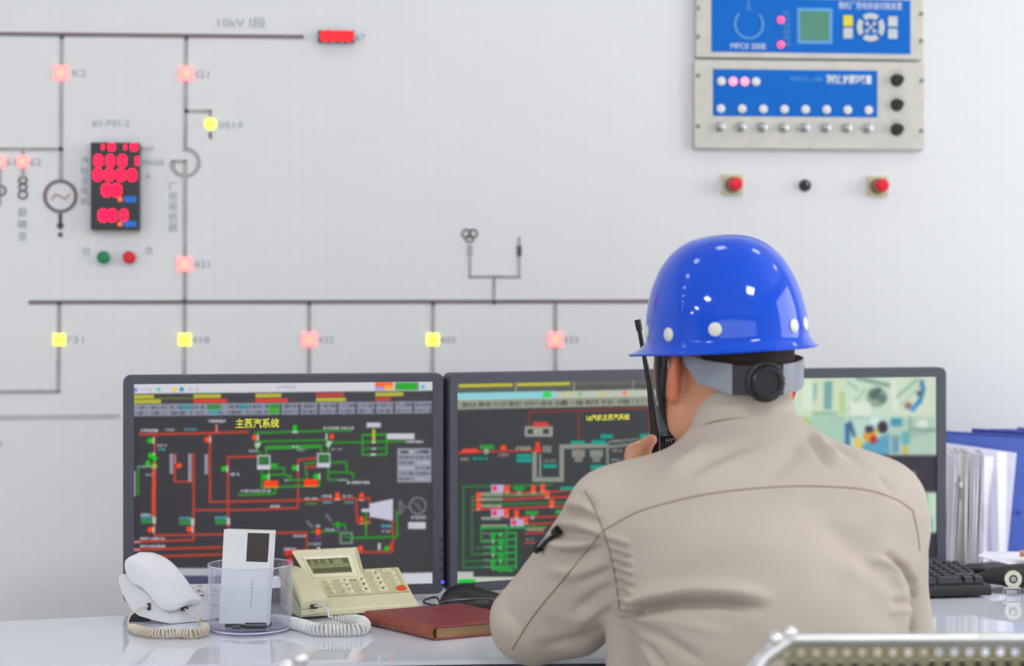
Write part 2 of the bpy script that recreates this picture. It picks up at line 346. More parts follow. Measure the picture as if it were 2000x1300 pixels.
# rack panels
M_rack = mat('beige painted steel', (204, 201, 192), .5); M_blue = mat('blue front foil', (0, 104, 200), .5, var=.01, spec=.2); M_lblue = mat('light blue print', (95, 165, 220), .5)
M_wprint = mat('white print', (225, 232, 240), .5); M_key = mat('pale key', (198, 205, 205), .5); M_yk = mat('yellow key', (228, 214, 50), .5); M_lcdg = em('green lcd', (70, 125, 105), .25)
M_pled = em('pink led', (255, 75, 120), 1.4); M_pled2 = em('pale pink led', (255, 140, 165), 1.1); M_scr = mat('screw', (140, 138, 130), .4, .6)
def rack(cx, cy, x0, x1, y0, y1, label):
    t = wthing('rack_instrument', cx, cy, label, 'instrument panel')
    def L(x, y): return ((x-cx)*PXM*WS, -(y-cy)*PXM*WS)
    def plate(name, xa, xb, ya, yb, yo, th, m, bv=0):
        a = L((xa+xb)/2, (ya+yb)/2); return MB().box((a[0], -yo-th/2, a[1]), ((xb-xa)*PXM*WS, th, (yb-ya)*PXM*WS)).build(name, m, t, bev=bv)
    def disc(name, x, y, r, m, h=.004, y0_=.0215, prof=None):
        a = L(x, y); r *= PXM; MB().lathe([(r, 0), (r, h*.6), (r*.7, h)], (a[0], -y0_, a[1]), (0, -1, 0), 20).build(name, m, t, True)
    plate('front_plate', x0, x1, y0, y1, 0, .020, M_rack, .003)
    return t, L, plate, disc
WS = 1.0133
t, L, plate, disc = rack(1578, 30, 1352, 1804, -62, 117, 'upper beige rack panel with blue foil, green display and round keypad')
plate('blue_foil', 1383, 1777, 1, 106, .020, .0008, M_blue)
a = L(1456, 52)
b = MB(); n = 36
for s0, s1 in ((-235, 55),):
    pass
pts = [(a[0]+28*PXM*math.cos(R(q)), -.0212, a[1]+28*PXM*math.sin(R(q))) for q in range(-228, 50, 8)]
MB().tube(pts, .0026, 6).build('ring_emblem', M_lblue, t, True)
b = MB(); a2 = L(1456, 18); b.tube([(a2[0], -.0212, a2[1]+.02), (a2[0], -.0212, a2[1]), (a2[0]-.004, -.0212, a2[1]-.008)], .0012, 6); b.tube([(a2[0], -.0212, a2[1]), (a2[0]+.005, -.0212, a2[1]-.009)], .0012, 6); b.build('emblem_stem', M_lblue, t, True)
def rtext(t, L, s, x, y, h, w, m=M_wprint, off=0):
    a = L(x, y); text_obj('lettering', s, h*PXM*1.3, m, t, (a[0], -.0212, a[1]), width=w*PXM, offset=off)
rtext(t, L, 'MFC0 200E', 1455, 95, 12, 70); rtext(t, L, '微机厂用电快速切换装置', 1697, 14, 12, 128)
for y in (43, 91): disc('led', 1519, y, 7, M_pled)
for i, y in enumerate((30, 42, 54, 66, 78, 90)): rtext(t, L, ['运行', '工作', '备用', '报警', '闭锁', '电源'][i], 1531, y, 8, 13, M_lblue)
plate('display_surround', 1552, 1621, 19, 88, .0208, .001, M_lblue); plate('display', 1558, 1615, 25, 82, .0218, .001, M_lcdg)
def key(x, y, w, h, m): plate('key', x-w/2, x+w/2, y-h/2, y+h/2, .0208, .003, m, .001)
key(1652, 43, 19, 21, M_yk); key(1652, 67, 19, 21, M_key); key(1741, 43, 19, 20, M_key); key(1741, 67, 19, 20, M_key)
a = L(1697, 55)
for k in range(4):
    b = MB(); vs = []; fs = []
    for i in range(9):
        q = R(k*90-36+72*i/8)
        for rr, yy in ((17, -.0208), (28, -.0208), (28, -.024), (17, -.024)): vs.append((a[0]+rr*PXM*math.cos(q), yy, a[1]+rr*PXM*math.sin(q)))
    for i in range(8):
        for j in range(4): fs.append((i*4+j, i*4+(j+1) % 4, i*4+4+(j+1) % 4, i*4+4+j))
    fs += [(0, 1, 2, 3), (32, 33, 34, 35)]
    b.add(vs, fs).build('direction_key', M_key, t)
for dx, dy in ((-7, -7), (7, -7), (-7, 7), (7, 7), (0, 0)): key(1697+dx, 55+dy, 7, 7, M_key)
for x, y in ((1357, 22), (1357, 77), (1799, 27), (1799, 80)): disc('screw', x, y, 4.5, M_scr, .002, .02)
t, L, plate, disc = rack(1578, 207, 1349, 1806, 121, 293, 'lower beige rack panel with blue foil, indicator rows and black knobs')
plate('blue_foil', 1386, 1711, 139, 230, .020, .0008, M_blue)
for x, m in ((1402, M_led_w), (1425, M_pled2), (1448, M_pled2), (1470, M_led_w)): disc('led', x, 163, 8.5, m)
for i in range(8):
    disc('led', 1401+i*41.7, 216, 8.5, M_led_w)
    a = L(1399+i*41.7, 251)
    MB().lathe([(10*PXM, 0), (10*PXM, .004), (7*PXM, .005), (6*PXM, .014), (4*PXM, .015)], (a[0], -.02, a[1]), (0, -1, 0), 16).build('toggle', M_steel, t, True)
for y in (157, 205, 253):
    a = L(1750, y); MB().lathe([(13*PXM, 0), (12*PXM, .004), (10*PXM, .005), (9*PXM, .02), (7*PXM, .022)], (a[0], -.02, a[1]), (0, -1, 0), 20).build('knob', M_black, t, True)
    rtext(t, L, '--', 1750, y-18, 7, 24, M_scr)
rtext(t, L, 'MFCX -100', 1570, 157, 9, 62, M_lblue); rtext(t, L, '微机保护测控装置', 1654, 158, 14, 92, M_wprint, .0006)
for x, y in ((1357, 152), (1357, 250), (1800, 157), (1799, 255)): disc('screw', x, y, 4.5, M_scr, .002, .02)

# ---------------- desk ----------------
desk = thing('control_desk', 'long glossy grey control desk carrying monitors, phones and folders', 'desk', (0, 0, 0))
top = [(-1.7, 2.44), (-.563, 2.535), (-.029, 2.579), (.6, 2.60), (1.7, 2.68), (1.7, 3.66), (.95, 3.66), (-.60, 3.32), (-.60, 2.950), (-.636, 2.938), (-.8025, 2.889), (-1.7, 2.62)]
MB().prism([(x, y, DESKZ-.006) for x, y in top], (0, 0, .006)).build('glass_top', M_desk, desk)
MB().prism([(x, y, DESKZ-.036) for x, y in top], (0, 0, .0295)).build('desktop_board', M_deskedge, desk)
b = MB()
for x, y0, y1 in ((-1.5, 2.50, 2.66), (-.5, 2.60, 3.25), (.72, 2.75, 3.5), (1.6, 2.75, 3.55)): b = MB().box((x, (y0+y1)/2, (DESKZ-.036)/2), (.03, y1-y0, DESKZ-.036)); b.build('side_panel', M_panel, desk)
MB().box((.1, 3.18, .42), (1.1, .02, .58)).build('modesty_panel', M_panel, desk)

# ---------------- screens: picture content held as colours on the screen mesh ----------------
class Canvas:
    def __init__(s, x0, y0, x1, y1, bgc):
        s.x0, s.y0 = x0, y0; s.a = np.zeros((int(y1-y0)*2, int(x1-x0)*2, 3), np.float32); s.a[:] = bgc
    def rect(s, x0, y0, x1, y1, c):
        s.a[max(0, int(round((y0-s.y0)*2))):max(0, int(round((y1-s.y0)*2))), max(0, int(round((x0-s.x0)*2))):max(0, int(round((x1-s.x0)*2)))] = c
    def poly(s, pts, c):
        ys, xs = np.mgrid[0:s.a.shape[0], 0:s.a.shape[1]]; px = xs/2+s.x0; py = ys/2+s.y0; ins = np.zeros(px.shape, bool); n = len(pts)
        for i in range(n):
            (xa, ya), (xb, yb) = pts[i], pts[(i+1) % n]
            if ya == yb: continue
            ins ^= ((ya > py) != (yb > py)) & (px < (xb-xa)*(py-ya)/(yb-ya)+xa)
        s.a[ins] = c
    def line(s, pts, w, c):
        for (xa, ya), (xb, yb) in zip(pts[:-1], pts[1:]):
            L = math.hypot(xb-xa, yb-ya) or 1; nx, ny = -(yb-ya)/L*w/2, (xb-xa)/L*w/2; ex, ey = (xb-xa)/L*w*.4, (yb-ya)/L*w*.4
            x0 = int((min(xa, xb)-w-s.x0)*2); x1 = int((max(xa, xb)+w-s.x0)*2)+1; y0 = int((min(ya, yb)-w-s.y0)*2); y1 = int((max(ya, yb)+w-s.y0)*2)+1
            x0 = max(0, x0); y0 = max(0, y0); sub = s.a[y0:y1, x0:x1]
            if sub.size == 0: continue
            ys, xs = np.mgrid[y0:y0+sub.shape[0], x0:x0+sub.shape[1]]; px = xs/2+s.x0-xa; py = ys/2+s.y0-ya
            dx, dy = (xb-xa)/L, (yb-ya)/L; t = px*dx+py*dy; q = np.abs(-px*dy+py*dx)
            sub[(t > -w*.4) & (t < L+w*.4) & (q < w/2)] = c
    def circ(s, x, y, r, c, ry=None, hole=0):
        ys, xs = np.mgrid[0:s.a.shape[0], 0:s.a.shape[1]]; q = np.sqrt(((xs/2+s.x0-x)/r)**2+((ys/2+s.y0-y)/(ry or r))**2)
        s.a[(q < 1) & (q >= hole)] = c
    def txt(s, x0, y0, x1, y1, c, dens=.62, pitch=5.0, slope=0):    # rows of small unreadable characters
        x = x0
        while x < x1-1:
            w = pitch*.8; yy = slope*(x-x0)
            for k in range(4):
                if RNG.random() < dens: s.rect(x+k*w/4, y0+yy+RNG.random()*(y1-y0)*.25, x+(k+1)*w/4, y1+yy-RNG.random()*(y1-y0)*.25, c)
            if RNG.random() < .8: s.rect(x, y0+yy+(y1-y0)*.4, x+w, y0+yy+(y1-y0)*.4+1, c)
            x += pitch
    def blur(s, sig):
        n = int(sig*3*2)+1; k = np.exp(-.5*((np.arange(-n, n+1))/(sig*2))**2); k /= k.sum()
        for ax in (0, 1):
            p = np.pad(s.a, [(n, n) if i == ax else (0, 0) for i in range(3)], 'edge')
            s.a = sum(k[i]*np.take(p, range(i, i+s.a.shape[ax]), axis=ax) for i in range(2*n+1)).astype(np.float32)
    def sample(s, px, py):
        x = np.clip((px-s.x0)*2, 0, s.a.shape[1]-1.01); y = np.clip((py-s.y0)*2, 0, s.a.shape[0]-1.01); i = x.astype(int); j = y.astype(int); fx = (x-i)[:, None]; fy = (y-j)[:, None]
        A = s.a; return A[j, i]*(1-fx)*(1-fy)+A[j, i+1]*fx*(1-fy)+A[j+1, i]*(1-fx)*fy+A[j+1, i+1]*fx*fy
BG = (52, 50, 57); RD = (180, 62, 45); RD2 = (222, 70, 38); GN = (42, 140, 38); GB = (0, 200, 0); OR = (255, 70, 25); WT_ = (196, 198, 212); CY = (70, 170, 185); YE = (190, 185, 55); GY = (158, 163, 176)
def canvas1():
    c = Canvas(240, 735, 870, 1185, BG)
    for i in range(60): c.rect(240+i*10.5, 735, 251+i*10.5, 1185, tuple(BG[k]+(4+9*(i/60))*(1 if k < 2 else .7) for k in range(3)))
    T = lambda x: -6*(x-257)/590      # rows rise slightly to the right
    def row(y0, y1, xa, xb, col):
        for x in range(int(xa), int(xb), 6): c.rect(x, y0+T(x), min(x+6, xb), y1+T(x), col)
    row(748, 769, 250, 850, (214, 215, 222)); row(769, 790, 250, 850, (66, 66, 72)); row(789, 813, 250, 850, (142, 147, 162))
    for x, col in ((264, (130, 125, 225)), (310, (110, 205, 170)), (341, (245, 210, 60)), (355, (50, 150, 170)), (372, (190, 190, 220)), (385, (190, 190, 210))): c.circ(x, 761+T(x), 4.2, col, 4.5)
    c.txt(272, 757, 300, 765, (185, 185, 215)); c.txt(540, 752, 580, 760, (175, 175, 190), slope=-.01)
    row(751, 760, 733, 768, (255, 100, 50)); row(760, 767, 733, 751, (170, 150, 230)); row(757, 766, 751, 768, (255, 170, 60)); row(752, 767, 772, 818, (90, 150, 90)); row(755, 765, 778, 812, (30, 175, 40)); c.circ(826, 755, 4, (90, 180, 230))
    for x0, x1, c1, x2, c2 in ((258, 301, YE, 315, YE), (378, 432, YE, 444, (225, 60, 50)), (499, 550, YE, 563, (225, 60, 50)), (617, 672, (200, 62, 60), 676, YE), (733, 788, YE, 763, (200, 62, 55))):
        row(771, 779, x0, x1, c1); row(780.5, 788, x0, x2, c2)
    row(777, 780, 301, 378, (120, 118, 40))
    for i in range(16):
        x = 259+i*37; c.txt(x, 792+T(x), x+30, 800+T(x), (72, 74, 90), .35, 6); c.txt(x, 803+T(x), x+30, 811+T(x), (72, 74, 90), .3, 6)
        if i > 6: c.rect(x+28, 791+T(x), x+33, 812+T(x), (88, 92, 104))
    for x0, x1, r, col in ((351, 373, 0, (75, 155, 170)), (405, 431, 0, (65, 150, 65)), (408, 427, 1, (85, 170, 185)), (465, 486, 0, (75, 155, 170)), (525, 546, 0, (65, 165, 60)), (525, 546, 1, (75, 175, 65))):
        row(791+r*10, 801+r*10, x0, x1, col); c.txt(x0, 794+r*10+T(x0), x1, 799+r*10+T(x0), (50, 90, 80), .3)
    # pipes
    L = c.line
    L([(272, 848), (380, 846), (484, 843)], 5.5, RD); L([(302, 850), (302, 1045)], 5, RD); L([(301, 905), (300, 1010)], 8, RD2)
    L([(423, 830), (423, 843)], 5, (215, 125, 120)); L([(410, 848), (410, 978)], 5.5, RD); L([(410, 980), (600, 976), (715, 973)], 5, RD)
    L([(342, 888), (342, 905)], 5, (205, 110, 105)); L([(342, 910), (341, 940), (376, 940)], 5, RD); L([(378, 886), (378, 1052)], 5.5, RD); L([(378, 996), (500, 995), (582, 991), (582, 898), (618, 894)], 5, RD)
    L([(445, 892), (500, 891)], 5, RD); L([(445, 892), (446, 1040)], 5, RD); L([(302, 1045), (438, 1043), (599, 1039), (599, 1070)], 5, RD); L([(262, 1058), (310, 1056), (378, 1054)], 5, RD)
    L([(262, 1073), (440, 1068)], 5.5, RD); L([(275, 1087), (440, 1082)], 5.5, RD); L([(560, 1079), (600, 1078)], 12, (200, 50, 35)); c.rect(560, 1090, 572, 1104, (240, 50, 30))
    for x, y in ((262, 1058), (262, 1073)): L([(x-2, y), (x+10, y)], 5, (220, 130, 130))
    # green network
    L([(499, 845), (600, 842), (686, 840)], 5, GN); L([(499, 845), (500, 876), (512, 890)], 4, GN); L([(505, 862), (640, 859)], 4.5, GN); L([(640, 864), (720, 863), (790, 861)], 4.5, GN)
    L([(520, 874), (626, 871)], 8, (38, 160, 35)); L([(520, 874), (520, 900)], 5, GN); L([(627, 871), (628, 900)], 5, GN); L([(642, 862), (642, 890)], 5, GN)
    L([(511, 920), (511, 950)], 5, GN); L([(511, 951), (624, 948)], 5.5, GN); L([(524, 915), (555, 913), (555, 927), (568, 929), (568, 938)], 5, GN); L([(524, 908), (540, 908)], 8, (45, 165, 50)); L([(526, 927), (556, 926)], 5, GN); L([(556, 937), (600, 937), (596, 905), (616, 903)], 5, GN)
    L([(525, 908), (525, 935)], 4.5, GN); L([(641, 903), (676, 902), (678, 922), (690, 924), (690, 934)], 5, GN); L([(641, 903), (641, 936), (676, 937)], 5, GN); L([(641, 922), (678, 922)], 4.5, GN); L([(624, 930), (624, 948)], 5, GN)
    L([(596, 912), (616, 911)], 5.5, RD); L([(467, 966), (530, 964), (538, 962), (538, 950)], 5.5, GN); L([(270, 911), (270, 965)], 4.5, GN); L([(270, 911), (300, 909)], 3.5, (110, 150, 120))
    for a in ((708, 849, 755, 888),): L([(a[0], a[1]), (a[2], a[1]-1), (a[2], a[3]-1), (a[0], a[3]), (a[0], a[1])], 4, (40, 165, 35)); L([(708, 862), (755, 861)], 3.5, GN); L([(708, 876), (755, 875)], 3.5, GN)
    L([(730, 840), (730, 862)], 7, YE); c.rect(726, 862, 734, 866, WT_); c.rect(726, 874, 735, 878, WT_); c.rect(724, 885, 734, 890, WT_)
    for x in (502, 619):
        y = 888 if x == 502 else 884
        c.rect(x, y, x+27, y+27, (170, 178, 182)); c.rect(x+4, y+4, x+23, y+19, (44, 100, 50)); c.txt(x+5, y+6, x+22, y+17, (50, 140, 50), .4); c.rect(x, y+21, x+26, y+29, (205, 205, 216))
    c.rect(515, 938, 544, 951, (255, 72, 15)); c.rect(594, 935, 621, 949, (255, 60, 12)); L([(516, 951), (544, 951)], 2.5, (240, 150, 60)); L([(594, 949), (621, 949)], 2.5, (240, 150, 60))
    for x, y in ((501, 870), (502, 866), (641, 863), (639, 868)): c.poly([(x-5, y-2), (x+9, y-2), (x+2, y+7)], (175, 205, 180))
    # valves
    for x, y, col in ((293, 860, GB), (294, 889, GB), (289, 904, GB), (302, 895, GB), (302, 910, (130, 190, 30)), (404, 858, OR), (497, 854, OR), (437, 915, GB), (575, 913, GB), (576, 835, GB), (648, 852, OR), (350, 909, OR), (518, 931, GB), (617, 930, GB), (293, 1034, OR), (369, 1033, OR), (660, 1024, GB), (755, 1071, GB)):
        c.circ(x, y, 5.2, col, 5.8)
        if x in (293, 294, 404, 497, 437, 575, 648, 518, 617, 369) and col in (GB, OR): c.rect(x+(5 if x != 648 else -12), y-6, x+(9 if x != 648 else -8), y+7, (200, 198, 205))
    c.rect(571, 841, 582, 846, WT_)
    for x, y in ((659, 968), (706, 969), (706, 1015), (704, 1072)): c.poly([(x-5, y+6), (x-4, y-7), (x+4, y-7), (x+6, y+6)], (255, 75, 35)); c.rect(x-5, y+6, x+5, y+9, (210, 190, 195))
    c.poly([(757, 1070), (766, 1056), (769, 1066), (764, 1074)], (235, 75, 45)); c.rect(738, 1060, 744, 1074, (190, 190, 205))
    # turbine and generator
    L([(695, 973), (722, 972), (722, 982)], 4.5, RD); L([(696, 973), (697, 1020), (722, 1020)], 5, RD); L([(722, 1020), (722, 1008)], 4, RD); L([(766, 1018), (768, 1050), (766, 1077), (695, 1078)], 5, RD)
    c.poly([(721, 983), (768, 973), (768, 1017), (722, 1009)], (200, 200, 218)); c.rect(706, 993, 722, 1000, WT_)
    L([(715, 1002), (715, 1050)], 5, GN); L([(690, 1050), (776, 1048), (775, 998)], 5, GN); L([(715, 1015), (715, 1031)], 1.5, (160, 180, 60)); L([(706, 1021), (724, 1021)], 1.5, (160, 180, 60))
    L([(781, 978), (781, 1003)], 5, (110, 112, 118)); L([(788, 990), (802, 989)], 3.5, (110, 112, 118)); L([(781, 978), (787, 984), (787, 998), (781, 1003)], 3, (110, 112, 118))
    c.circ(816, 987, 17.5, (118, 120, 126), hole=.78); L([(808, 980), (816, 990), (824, 996)], 3.5, (105, 107, 114)); L([(816, 980), (821, 992)], 3, (100, 102, 110))
    c.txt(803, 1005, 830, 1015, GY, .8); c.rect(797, 1019, 832, 1033, (200, 200, 212)); c.txt(745, 1023, 763, 1031, CY, .8); c.txt(745, 1034, 763, 1041, GY, .7)
    c.rect(663, 1038, 690, 1063, (118, 124, 124)); c.rect(668, 1043, 685, 1058, (42, 80, 48)); L([(672, 1046), (684, 1050)], 3, GN)
    L([(608, 1038), (660, 1037), (664, 1040)], 4, GN); L([(650, 1023), (674, 1024), (676, 1038)], 4.5, GN); L([(600, 1018), (610, 1028)], 6, (105, 110, 112)); L([(638, 1005), (646, 1016)], 6, (105, 110, 112)); c.circ(621, 1038, 6, (255, 75, 20), 7); c.rect(616, 1047, 628, 1053, (120, 50, 140)); c.rect(654, 1030, 668, 1035, (115, 60, 130)); c.rect(617, 1024, 626, 1030, GY)
    for x0, y0, x1, y1, col in ((275, 836, 308, 845, WT_), (322, 836, 343, 843, GY), (360, 835, 382, 842, CY), (407, 818, 443, 826, WT_), (307, 866, 326, 873, GY), (309, 874, 324, 881, CY), (632, 832, 690, 839, WT_), (485, 877, 502, 884, GY), (570, 870, 585, 875, WT_), (580, 875, 600, 882, GY), (648, 874, 666, 880, GY),
                                (278, 908, 300, 914, GY), (285, 924, 300, 930, GY), (449, 922, 467, 930, WT_), (470, 955, 530, 962, WT_), (678, 938, 722, 946, WT_), (660, 934, 678, 940, GY), (528, 985, 548, 992, WT_), (274, 1048, 324, 1055, WT_), (274, 1063, 324, 1070, WT_), (274, 1078, 300, 1084, GY), (573, 1043, 595, 1050, WT_),
                                (603, 1058, 628, 1066, GY), (555, 1068, 580, 1076, WT_), (596, 970, 618, 977, WT_), (629, 965, 650, 972, WT_), (670, 965, 690, 972, WT_), (631, 978, 648, 984, CY), (672, 978, 690, 984, CY), (596, 981, 618, 986, (70, 160, 60)), (634, 1030, 655, 1038, GY), (716, 824, 744, 835, WT_), (793, 859, 826, 866, WT_), (556, 935, 566, 941, GY)):
        c.txt(x0, y0, x1, y1, col, .85, 5)
    c.rect(756, 846, 810, 858, (205, 206, 216)); c.rect(716, 825, 743, 835, (200, 200, 212))
    for x, y0, y1 in ((335, 886, 926), (371, 886, 940), (403, 887, 924), (262, 920, 968)):
        y = y0
        while y < y1: c.rect(x-3.5, y, x+3.5, y+4.2, (175, 172, 188)); y += 5
    for x, y in ((287, 1007), (362, 1010), (432, 1009)): c.txt(x-12, y-2, x+10, y+6, CY, .9); c.rect(x-12, y+6, x+12, y+15, (55, 135, 60)); c.rect(x+11, y+2, x+18, y+16, (195, 190, 200))
    c.txt(275, 1002, 295, 1008, WT_, .8)
    c.rect(776, 875, 843, 942, (150, 153, 166))
    for r_ in range(6):
        for q, (xa, xb) in enumerate(((779, 806), (812, 840))): c.txt(xa, 879+r_*10.5, xb, 886+r_*10.5, (85, 88, 100) if (r_+q) % 3 else (196, 198, 208), .45)
    c.rect(782, 880, 798, 885, (75, 76, 86)); c.rect(824, 879, 838, 884, (80, 80, 90))
    # task bar
    c.rect(240, 1109, 440, 1124, (176, 180, 188)); c.rect(240, 1124, 440, 1180, (74, 78, 104))
    for x in range(440, 870, 6): c.rect(x, 1127-10*(x-440)/420, x+6, 1190, (208, 210, 222))
    c.rect(761, 1134, 787, 1139, (40, 205, 50)); c.rect(772, 1138, 784, 1140, (40, 205, 50))
    c.blur(1.35); return c
def canvas2():
    B2 = (57, 60, 63); c = Canvas(870, 725, 1450, 1190, B2); L = c.line
    G1 = (150, 155, 142); Gd = (48, 112, 58); Gr = (40, 155, 62); R2 = (205, 55, 45); TE = (0, 158, 138)
    def T(x): return -8*(x-895)/385
    def row(y0, y1, xa, xb, col):
        for x in range(int(xa), int(xb), 5): c.rect(x, y0+T(x), min(x+5, xb), y1+T(x), col)
    row(735, 768, 870, 1440, (92, 94, 88)); row(750, 757, 896, 1002, (196, 190, 65)); row(750, 757, 1010, 1114, (196, 190, 65)); row(759, 766, 1006, 1010, (130, 132, 120))
    for x in (1006, 1120, 1235): row(748, 768, x, x+3, (150, 152, 140))
    row(752, 754, 1124, 1400, (120, 120, 112)); row(761, 763, 1124, 1400, (70, 72, 70))
    row(768, 782, 870, 1440, (190, 198, 182)); row(767, 781, 870, 1084, (142, 212, 218)); row(769, 779, 1061, 1077, (50, 215, 80))
    for x, col in ((1110, (210, 205, 130)), (1133, (120, 195, 110)), (1176, (225, 200, 90)), (1220, (255, 120, 90))): c.circ(x, 774+T(x), 4, col)
    row(782, 800, 870, 1440, (148, 154, 138))
    for i in range(13): x = 905+i*30; c.txt(x, 785+T(x), x+22, 796+T(x), (70, 74, 68), .5, 5)
    D_ = (128, 50, 48)
    L([(1033, 833), (1033, 804), (1150, 801), (1268, 796), (1268, 850)], 4.5, D_); L([(1130, 803), (1130, 865)], 4.5, D_)
    c.rect(1025, 832, 1080, 853, (150, 154, 142)); c.rect(1031, 838, 1041, 847, (60, 62, 62)); c.rect(1061, 838, 1072, 847, (60, 62, 62)); c.rect(1041, 824, 1072, 833, (215, 62, 52)); c.txt(1043, 838, 1059, 847, (175, 178, 168))
    L([(895, 884), (960, 881), (1058, 879)], 4, R2); c.poly([(898, 885), (904, 876), (932, 875), (938, 884)], (235, 70, 50)); c.rect(937, 868, 966, 877, (45, 150, 50)); c.circ(950, 881, 6, G1)
    c.rect(978, 869, 989, 882, OR); c.poly([(970, 893), (997, 891), (990, 880), (976, 880)], (100, 60, 55)); c.txt(974, 884, 993, 892, G1); c.poly([(1044, 884), (1046, 862), (1054, 862), (1057, 884)], (225, 60, 45))
    c.txt(1008, 870, 1036, 880, G1, .9); c.rect(1009, 886, 1038, 903, TE); c.txt(1010, 891, 1036, 897, (30, 120, 110), .5); c.txt(898, 893, 918, 900, G1, .7); c.txt(924, 891, 955, 899, TE, .95)
    L([(1044, 886), (1044, 936), (1097, 936), (1097, 872), (1186, 869)], 9.5, (140, 146, 134)); L([(1055, 888), (1055, 930)], 5, (140, 146, 134)); c.rect(1060, 870, 1078, 884, (120, 126, 116)); c.rect(1061, 906, 1088, 914, TE); c.txt(1062, 896, 1086, 904, G1)
    L([(1186, 869), (1187, 905)], 6, (125, 130, 120)); L([(1190, 872), (1290, 862)], 6, (125, 130, 120)); L([(1190, 862), (1240, 858), (1400, 850)], 5, (110, 114, 106))
    for x in (1130, 1165): c.rect(x-13, 878, x+13, 893, (135, 140, 130)); c.rect(x-8, 890, x+8, 902, (125, 130, 120))
    c.rect(1115, 860, 1142, 867, TE); c.rect(1155, 859, 1183, 867, TE); c.rect(1173, 848, 1197, 856, TE); c.rect(1250, 847, 1272, 855, TE); c.rect(1153, 908, 1183, 917, TE); L([(1128, 880), (1129, 866)], 2, (220, 100, 60))
    c.txt(1195, 858, 1215, 864, G1); c.txt(1222, 876, 1245, 882, G1, .8); c.txt(1195, 895, 1245, 901, G1, .6); c.rect(1219, 885, 1238, 894, (215, 50, 45)); c.circ(1190, 910, 4, (190, 60, 80)); c.txt(1195, 876, 1215, 884, G1)
    # lower networks
    L([(1078, 946), (1000, 948), (905, 950), (905, 1108), (975, 1106)], 5, Gd); L([(1040, 946), (1060, 946)], 5, Gd); L([(922, 970), (922, 1082), (975, 1081)], 5, Gd); L([(922, 970), (935, 968)], 5, Gd)
    L([(925, 985), (1110, 981)], 6, Gd); L([(940, 968), (1065, 965)], 5, (90, 135, 80)); L([(930, 1070), (975, 1069)], 4, Gd); L([(905, 1096), (970, 1094)], 4, Gd)
    L([(925, 977), (1010, 974), (1125, 969), (1250, 963)], 4.5, R2); L([(925, 995), (1000, 992), (1110, 988), (1250, 982)], 4.5, R2); L([(982, 962), (1060, 961), (1125, 957), (1230, 952)], 4, R2); L([(982, 1011), (1100, 1008)], 4, R2); L([(1030, 1023), (1090, 1021)], 4, R2)
    for x, y in ((935, 968), (935, 987), (991, 954), (1042, 954), (1060, 952), (1069, 964), (1078, 982), (990, 1000), (1009, 1003), (1027, 1015)): c.rect(x-5, y-7, x+5, y+6, (250, 75, 40)); c.rect(x-4, y+6, x+4, y+10, (175, 165, 140))
    for x, y in ((972, 953), (972, 1001), (1010, 1020)): c.rect(x-13, y-7, x+13, y+8, (195, 170, 215)); c.circ(x-6, y, 5, (225, 65, 90))
    c.rect(1003, 949, 1025, 958, (40, 150, 45)); c.rect(1026, 997, 1052, 1005, (40, 155, 60)); c.rect(1085, 995, 1100, 1004, (40, 170, 60)); c.rect(1094, 950, 1125, 957, TE); c.circ(1014, 963, 5, G1); c.circ(1040, 1010, 5, G1)
    for y, x1 in ((964, 982), (975, 982), (988, 980), (1012, 978), (1027, 992)): c.rect(940, y-3, x1, y+3, (160, 168, 146)); c.txt(942, y-2, x1-2, y+2, (110, 120, 100), .4)
    L([(940, 1031), (1065, 1029)], 5, Gr); L([(940, 1031), (940, 1058), (960, 1057)], 4, Gr); L([(1008, 1041), (1008, 1110)], 4.5, Gr); L([(990, 1031), (990, 1110)], 4, Gr)
    for i in range(6):
        y = 1041+i*13; L([(960, y), (1008, y-1)], 4.5, Gr); c.circ(963+(i % 2)*15, y+4, 6, (30, 165, 60), 7); c.txt(944, y-2, 958, y+3, (150, 155, 140)); c.rect(975+(i % 2)*-14, y, 980+(i % 2)*-14, y+8, (140, 190, 140)); L([(978, y+6), (990, y+6)], 4, Gr)
    L([(965, 1110), (1000, 1113)], 7, Gr); c.rect(1028, 1031, 1062, 1037, (160, 130, 110)); L([(1026, 1042), (1062, 1040)], 4, (180, 55, 45)); L([(1025, 1060), (1045, 1059)], 4, (190, 60, 45)); c.txt(1028, 1050, 1040, 1056, G1)
    for i in range(5): L([(1240, 960+i*26), (1400, 955+i*26)], 4, (Gr, R2)[i % 2]); c.rect(1300, 950+i*26, 1330, 958+i*26, TE)
    c.rect(870, 1116, 925, 1128, (190, 196, 186)); c.rect(870, 1126, 1450, 1190, (196, 202, 186)); c.rect(897, 1131, 926, 1142, (0, 205, 55)); c.circ(899, 1136.5, 5, (0, 205, 55)); c.circ(925, 1136.5, 5, (0, 205, 55))
    c.blur(1.35); return c
